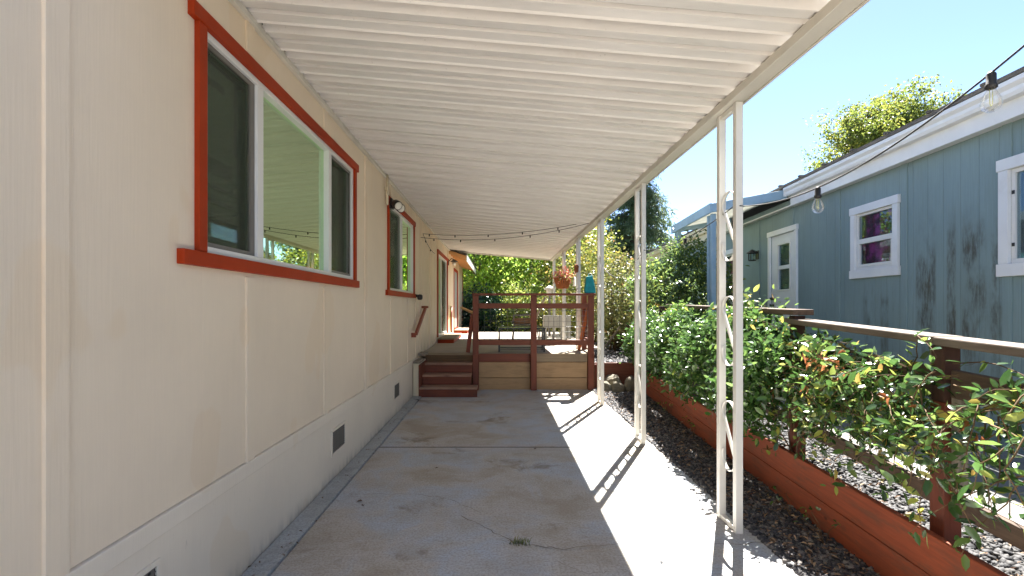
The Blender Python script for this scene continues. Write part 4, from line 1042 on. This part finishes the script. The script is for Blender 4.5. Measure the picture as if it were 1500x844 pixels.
def strands(root, y0, y1, n, z_lo, z_hi, hang, per, size, xoff=(-.16, .03)):
    """trailing shoots carrying paired leaves"""
    m = MB(); Ps = []; Ns = []
    for j in range(n):
        yy = y0+(y1-y0)*random.random(); p = Vector((fx(yy, random.uniform(*xoff)), yy, random.uniform(z_lo, z_hi)+.035*(yy-2.46)))
        d = Vector((random.gauss(-.25, .35), random.gauss(0, 1), random.gauss(-.05, .35))).normalized(); pts = [p.copy()]
        L = random.uniform(.25, .6); k = 9
        for i in range(k):
            d = (d+Vector((random.gauss(0, .12), random.gauss(0, .2), -hang*random.random()*.35+random.gauss(0, .1)))).normalized(); p = p+d*L/k
            if p.z > 1.28+.035*(p.y-2.46): p.z -= .03; d.z = -abs(d.z)
            off = p.x-fx(p.y)
            if off > .1: p.x -= off-.1; d.x = -abs(d.x)
            if off < -.34: d.x = abs(d.x)*.5
            pts.append(p.copy())
        m.tube(pts, [.0035*(1-.07*i) for i in range(len(pts))], 5)
        for i in range(1, len(pts)):
            for _ in range(per): Ps.append(tuple(pts[i]+Vector((random.gauss(0, .016), random.gauss(0, .016), random.gauss(.004, .012)))))
    P = np.array(Ps); m.build('stems', M['stem'], root)
    ti = rng.random(len(P)); return P, ti
def dry_leaves(root, n, y0, y1, z0, z1):
    cl = [(random.uniform(y0, y1), random.uniform(z0, z1)) for _ in range(max(2, n//9))]; P = []
    for k in range(n):
        y, z = random.choice(cl); P.append((fx(y, -.22+random.gauss(0, .03)), y+random.gauss(0, .04), z+random.gauss(0, .035)))
    V, Fc = leaves_geo(np.array(P), .05, up=0, width=.42, fold=.5, droop=1.0, curl=.35); np_mesh('dry_leaves', V, Fc, M['leaf_dry'], root, rng.random(n).repeat(8))
dry_leaves(r1, 46, 3.7, 6.2, .75, 1.15)
r2 = vine('loose jasmine strands with dried orange leaves on the middle fence bay', 2.5, 3.9, 0, 0, 0, 0, 0, 0)
P, ti = strands(r2, 2.62, 3.95, 170, .78, 1.14, .55, 3, .05); vine_finish(r2, P, ti, .052)
dry_leaves(r2, 60, 2.9, 3.8, .82, 1.1)
r3 = vine('sparse jasmine strands trailing over the thinly covered fence bay and its post', 1.2, 2.6, 0, 0, 0, 0, 0, 0)
P, ti = strands(r3, 1.75, 2.66, 52, .80, 1.17, .75, 2, .055, (-.2, .0)); vine_finish(r3, P, ti, .055)
dry_leaves(r3, 10, 1.9, 2.6, .8, 1.1)
# little weeds growing from the gravel at the foot of the red board
for (y, h, n, lab) in ((3.05, .18, 16, 'tall spindly weed with pale flower heads against the red board'), (3.45, .14, 10, 'leafy green sprig growing at the foot of the near red board'), (5.6, .16, 12, 'small weed beside the end of the projecting red board'), (6.6, .16, 12, 'dry pale weed against the far red board')):
    X = 1.80+.077*y-.09; t = empty('gravel_weed', (X, y, -.01), lab, 'weed'); m = MB(); P = []
    for j in range(4):
        a = random.random()*6.28; e = Vector((X+math.cos(a)*h*.5-.03, y+math.sin(a)*h*.6, h*(.7+.5*random.random()))); m.tube([(X, y, -.02), (X+(e.x-X)*.4, y+(e.y-y)*.3, e.z*.6), e], .002, 5)
        P += [tuple(e+Vector((random.gauss(0, .025), random.gauss(0, .025), random.gauss(0, .015)))) for _ in range(n//3)]
    m.build('stems', M['stem'], t); P = np.array(P); V, Fc = leaves_geo(P, .035, up=.8); np_mesh('leaves', V, Fc, M['leaf_jasmine' if lab[0] != 'd' else 'leaf_tree_pale'], t, rng.random(len(P)).repeat(8))

# shrubs beyond the fence and at the side of the deck
shrub('glossy_shrub', 'big rounded dark glossy shrub in front of the blue porch', (3.30, 9.4, 1.28), (.82, 1.0, 1.20), 'leaf_glossy', .066, 1100, 20, .085, True, ground=.2, up=.8, width=.52, shell=.74, fold=.1)
shrub('olive_shrub', 'yellowish olive shrub behind the scrolled posts beside the deck', (2.75, 11.9, 1.5), (.62, 1.2, 1.05), 'leaf_olive', .07, 420, 18, .14, ground=.4)
shrub('yellow_shrub', 'bright yellow green bush rising behind the teal bag', (2.6, 15.0, 1.8), (1.0, 1.1, 1.5), 'leaf_yellow', .09, 420, 18, .2, ground=.38)
shrub('green_shrub', 'leafy green shrub between the dark glossy one and the rear bed', (3.5, 13.6, 1.2), (1.0, 1.2, 1.1), 'leaf_glossy', .08, 420, 16, .18, ground=.3)
# planting beyond the deck
shrub('dark_hedge', 'dark blue green ivy hedge beyond the deck by the house end', (-.55, 19.6, 1.0), (1.2, 1.0, 1.0), 'leaf_ivy', .11, 420, 20, .2, ground=.36)
shrub('lime_shrub', 'sunlit lime green shrub beyond the patio chair', (.95, 18.6, 1.05), (.9, .8, 1.1), 'leaf_tree_pale', .10, 360, 18, .2, ground=.36)
shrub('lime_shrub', 'low yellow flowering shrub behind the grey planter box', (2.0, 17.4, .95), (.9, .7, .75), 'leaf_yellow', .09, 320, 18, .16, ground=.36)
shrub('ivy_shrub', 'low dark shrub at the foot of the far house corner', (-1.7, 21.5, .9), (.9, .8, 1.2), 'leaf_ivy', .12, 200, 18, .2, ground=.36)
T = [('broadleaf_tree', 'broad green tree behind the lime shrub in the yard centre', (1.2, 24, .36), 6.2, 2.8, 'leaf_tree', .17, 620, 26, .5),
     ('slim_tree', 'slim grey trunked tree beyond the house eave', (-.85, 21.0, .36), 6.0, 1.9, 'leaf_tree', .15, 330, 22, .6),
     ('red_tree', 'tree with a reddish trunk beside the slim grey trunk', (-.75, 24.0, .36), 5.8, 2.0, 'leaf_tree_pale', .16, 330, 22, .6),
     ('shade_tree', 'large shady tree standing behind the house end', (-4.5, 27, .36), 7.5, 3.2, 'leaf_tree', .2, 520, 24, .52),
     ('shade_tree', 'tall dense tree at the back of the yard', (1.5, 33, .36), 8.5, 4.4, 'leaf_tree', .24, 700, 26, .5),
     ('golden_tree', 'golden green tree seen between the far carport posts', (2.9, 20.5, .36), 5.0, 1.3, 'leaf_yellow', .13, 360, 22, .55),
     ('pale_tree', 'pale green tree beyond the conifer', (6.3, 38, .36), 8.4, 3.0, 'leaf_tree_pale', .17, 520, 24, .55),
     ('shade_tree', 'dense green tree filling the gap under the conifer branches', (7.5, 36, .36), 6.5, 3.4, 'leaf_tree', .24, 420, 24, .5)]
for nm, lab, base, h, r, mat, leaf, ncl, per, cz in T:
    tree(nm, lab, base, h, r, mat, leaf, ncl, per, cz, .12 if 'slim' not in nm else .10, 'bark_red' if nm == 'red_tree' else 'bark', spread=.32)
tree('sunlit_tree', 'yellow green tree crown rising behind the blue house roof', (16.6, 22, .3), 10.3, 2.5, 'leaf_sunlit', .12, 760, 80, .74, .2, spread=.22, rz=2.7, shell=.3)
tree('garden_tree', 'tall leafy tree standing behind the camera side of the blue house', (12, -9, 0), 7, 3, 'leaf_tree', .3, 200, 16, .6, .2, spread=.5) if False else None

# conifer with drooping sprays
cf = empty('conifer', (7.6, 29, .36), 'tall dark conifer with drooping branches beyond the carport posts', 'tree')
H = 12.5; m = MB().tube([(7.6, 29, .3), (7.62, 29, 5), (7.6, 29, H)], [.28, .18, .03], 10); m.build('trunk', M['bark'], cf)
br = MB(); P = []; A = []
for j in range(300):
    z = 1.6+(H-1.9)*random.random()**.9; t = (z-1)/(H-1); L = 2.9*(1-t)**.7*(.6+.6*random.random())+.15; a = random.random()*6.283
    d = Vector((math.cos(a), math.sin(a), 0)); p0 = Vector((7.6, 29, z)); pts = [p0+d*L*s+Vector((0, 0, L*(.10*s-.34*s*s))) for s in (0, .33, .66, 1)]
    br.tube(pts, [.03, .022, .014, .005], 5)
    for s in np.linspace(.2, 1, 14):
        q = p0+d*L*s+Vector((0, 0, L*(.10*s-.34*s*s)))
        for _ in range(9):
            P.append((q.x+random.gauss(0, .11), q.y+random.gauss(0, .11), q.z-abs(random.gauss(0, .2)))); A.append((d.x*.4, d.y*.4, -1))
br.build('branches', M['bark'], cf); P = np.array(P); A = np.array(A)
V, Fc = leaves_geo(P, .26, up=.2, width=.2, axis=A, szvar=.4); np_mesh('crown', V, Fc, M['needle'], cf, (np.clip(rng.normal(.45, .25, len(P)), 0, 1)).repeat(8))
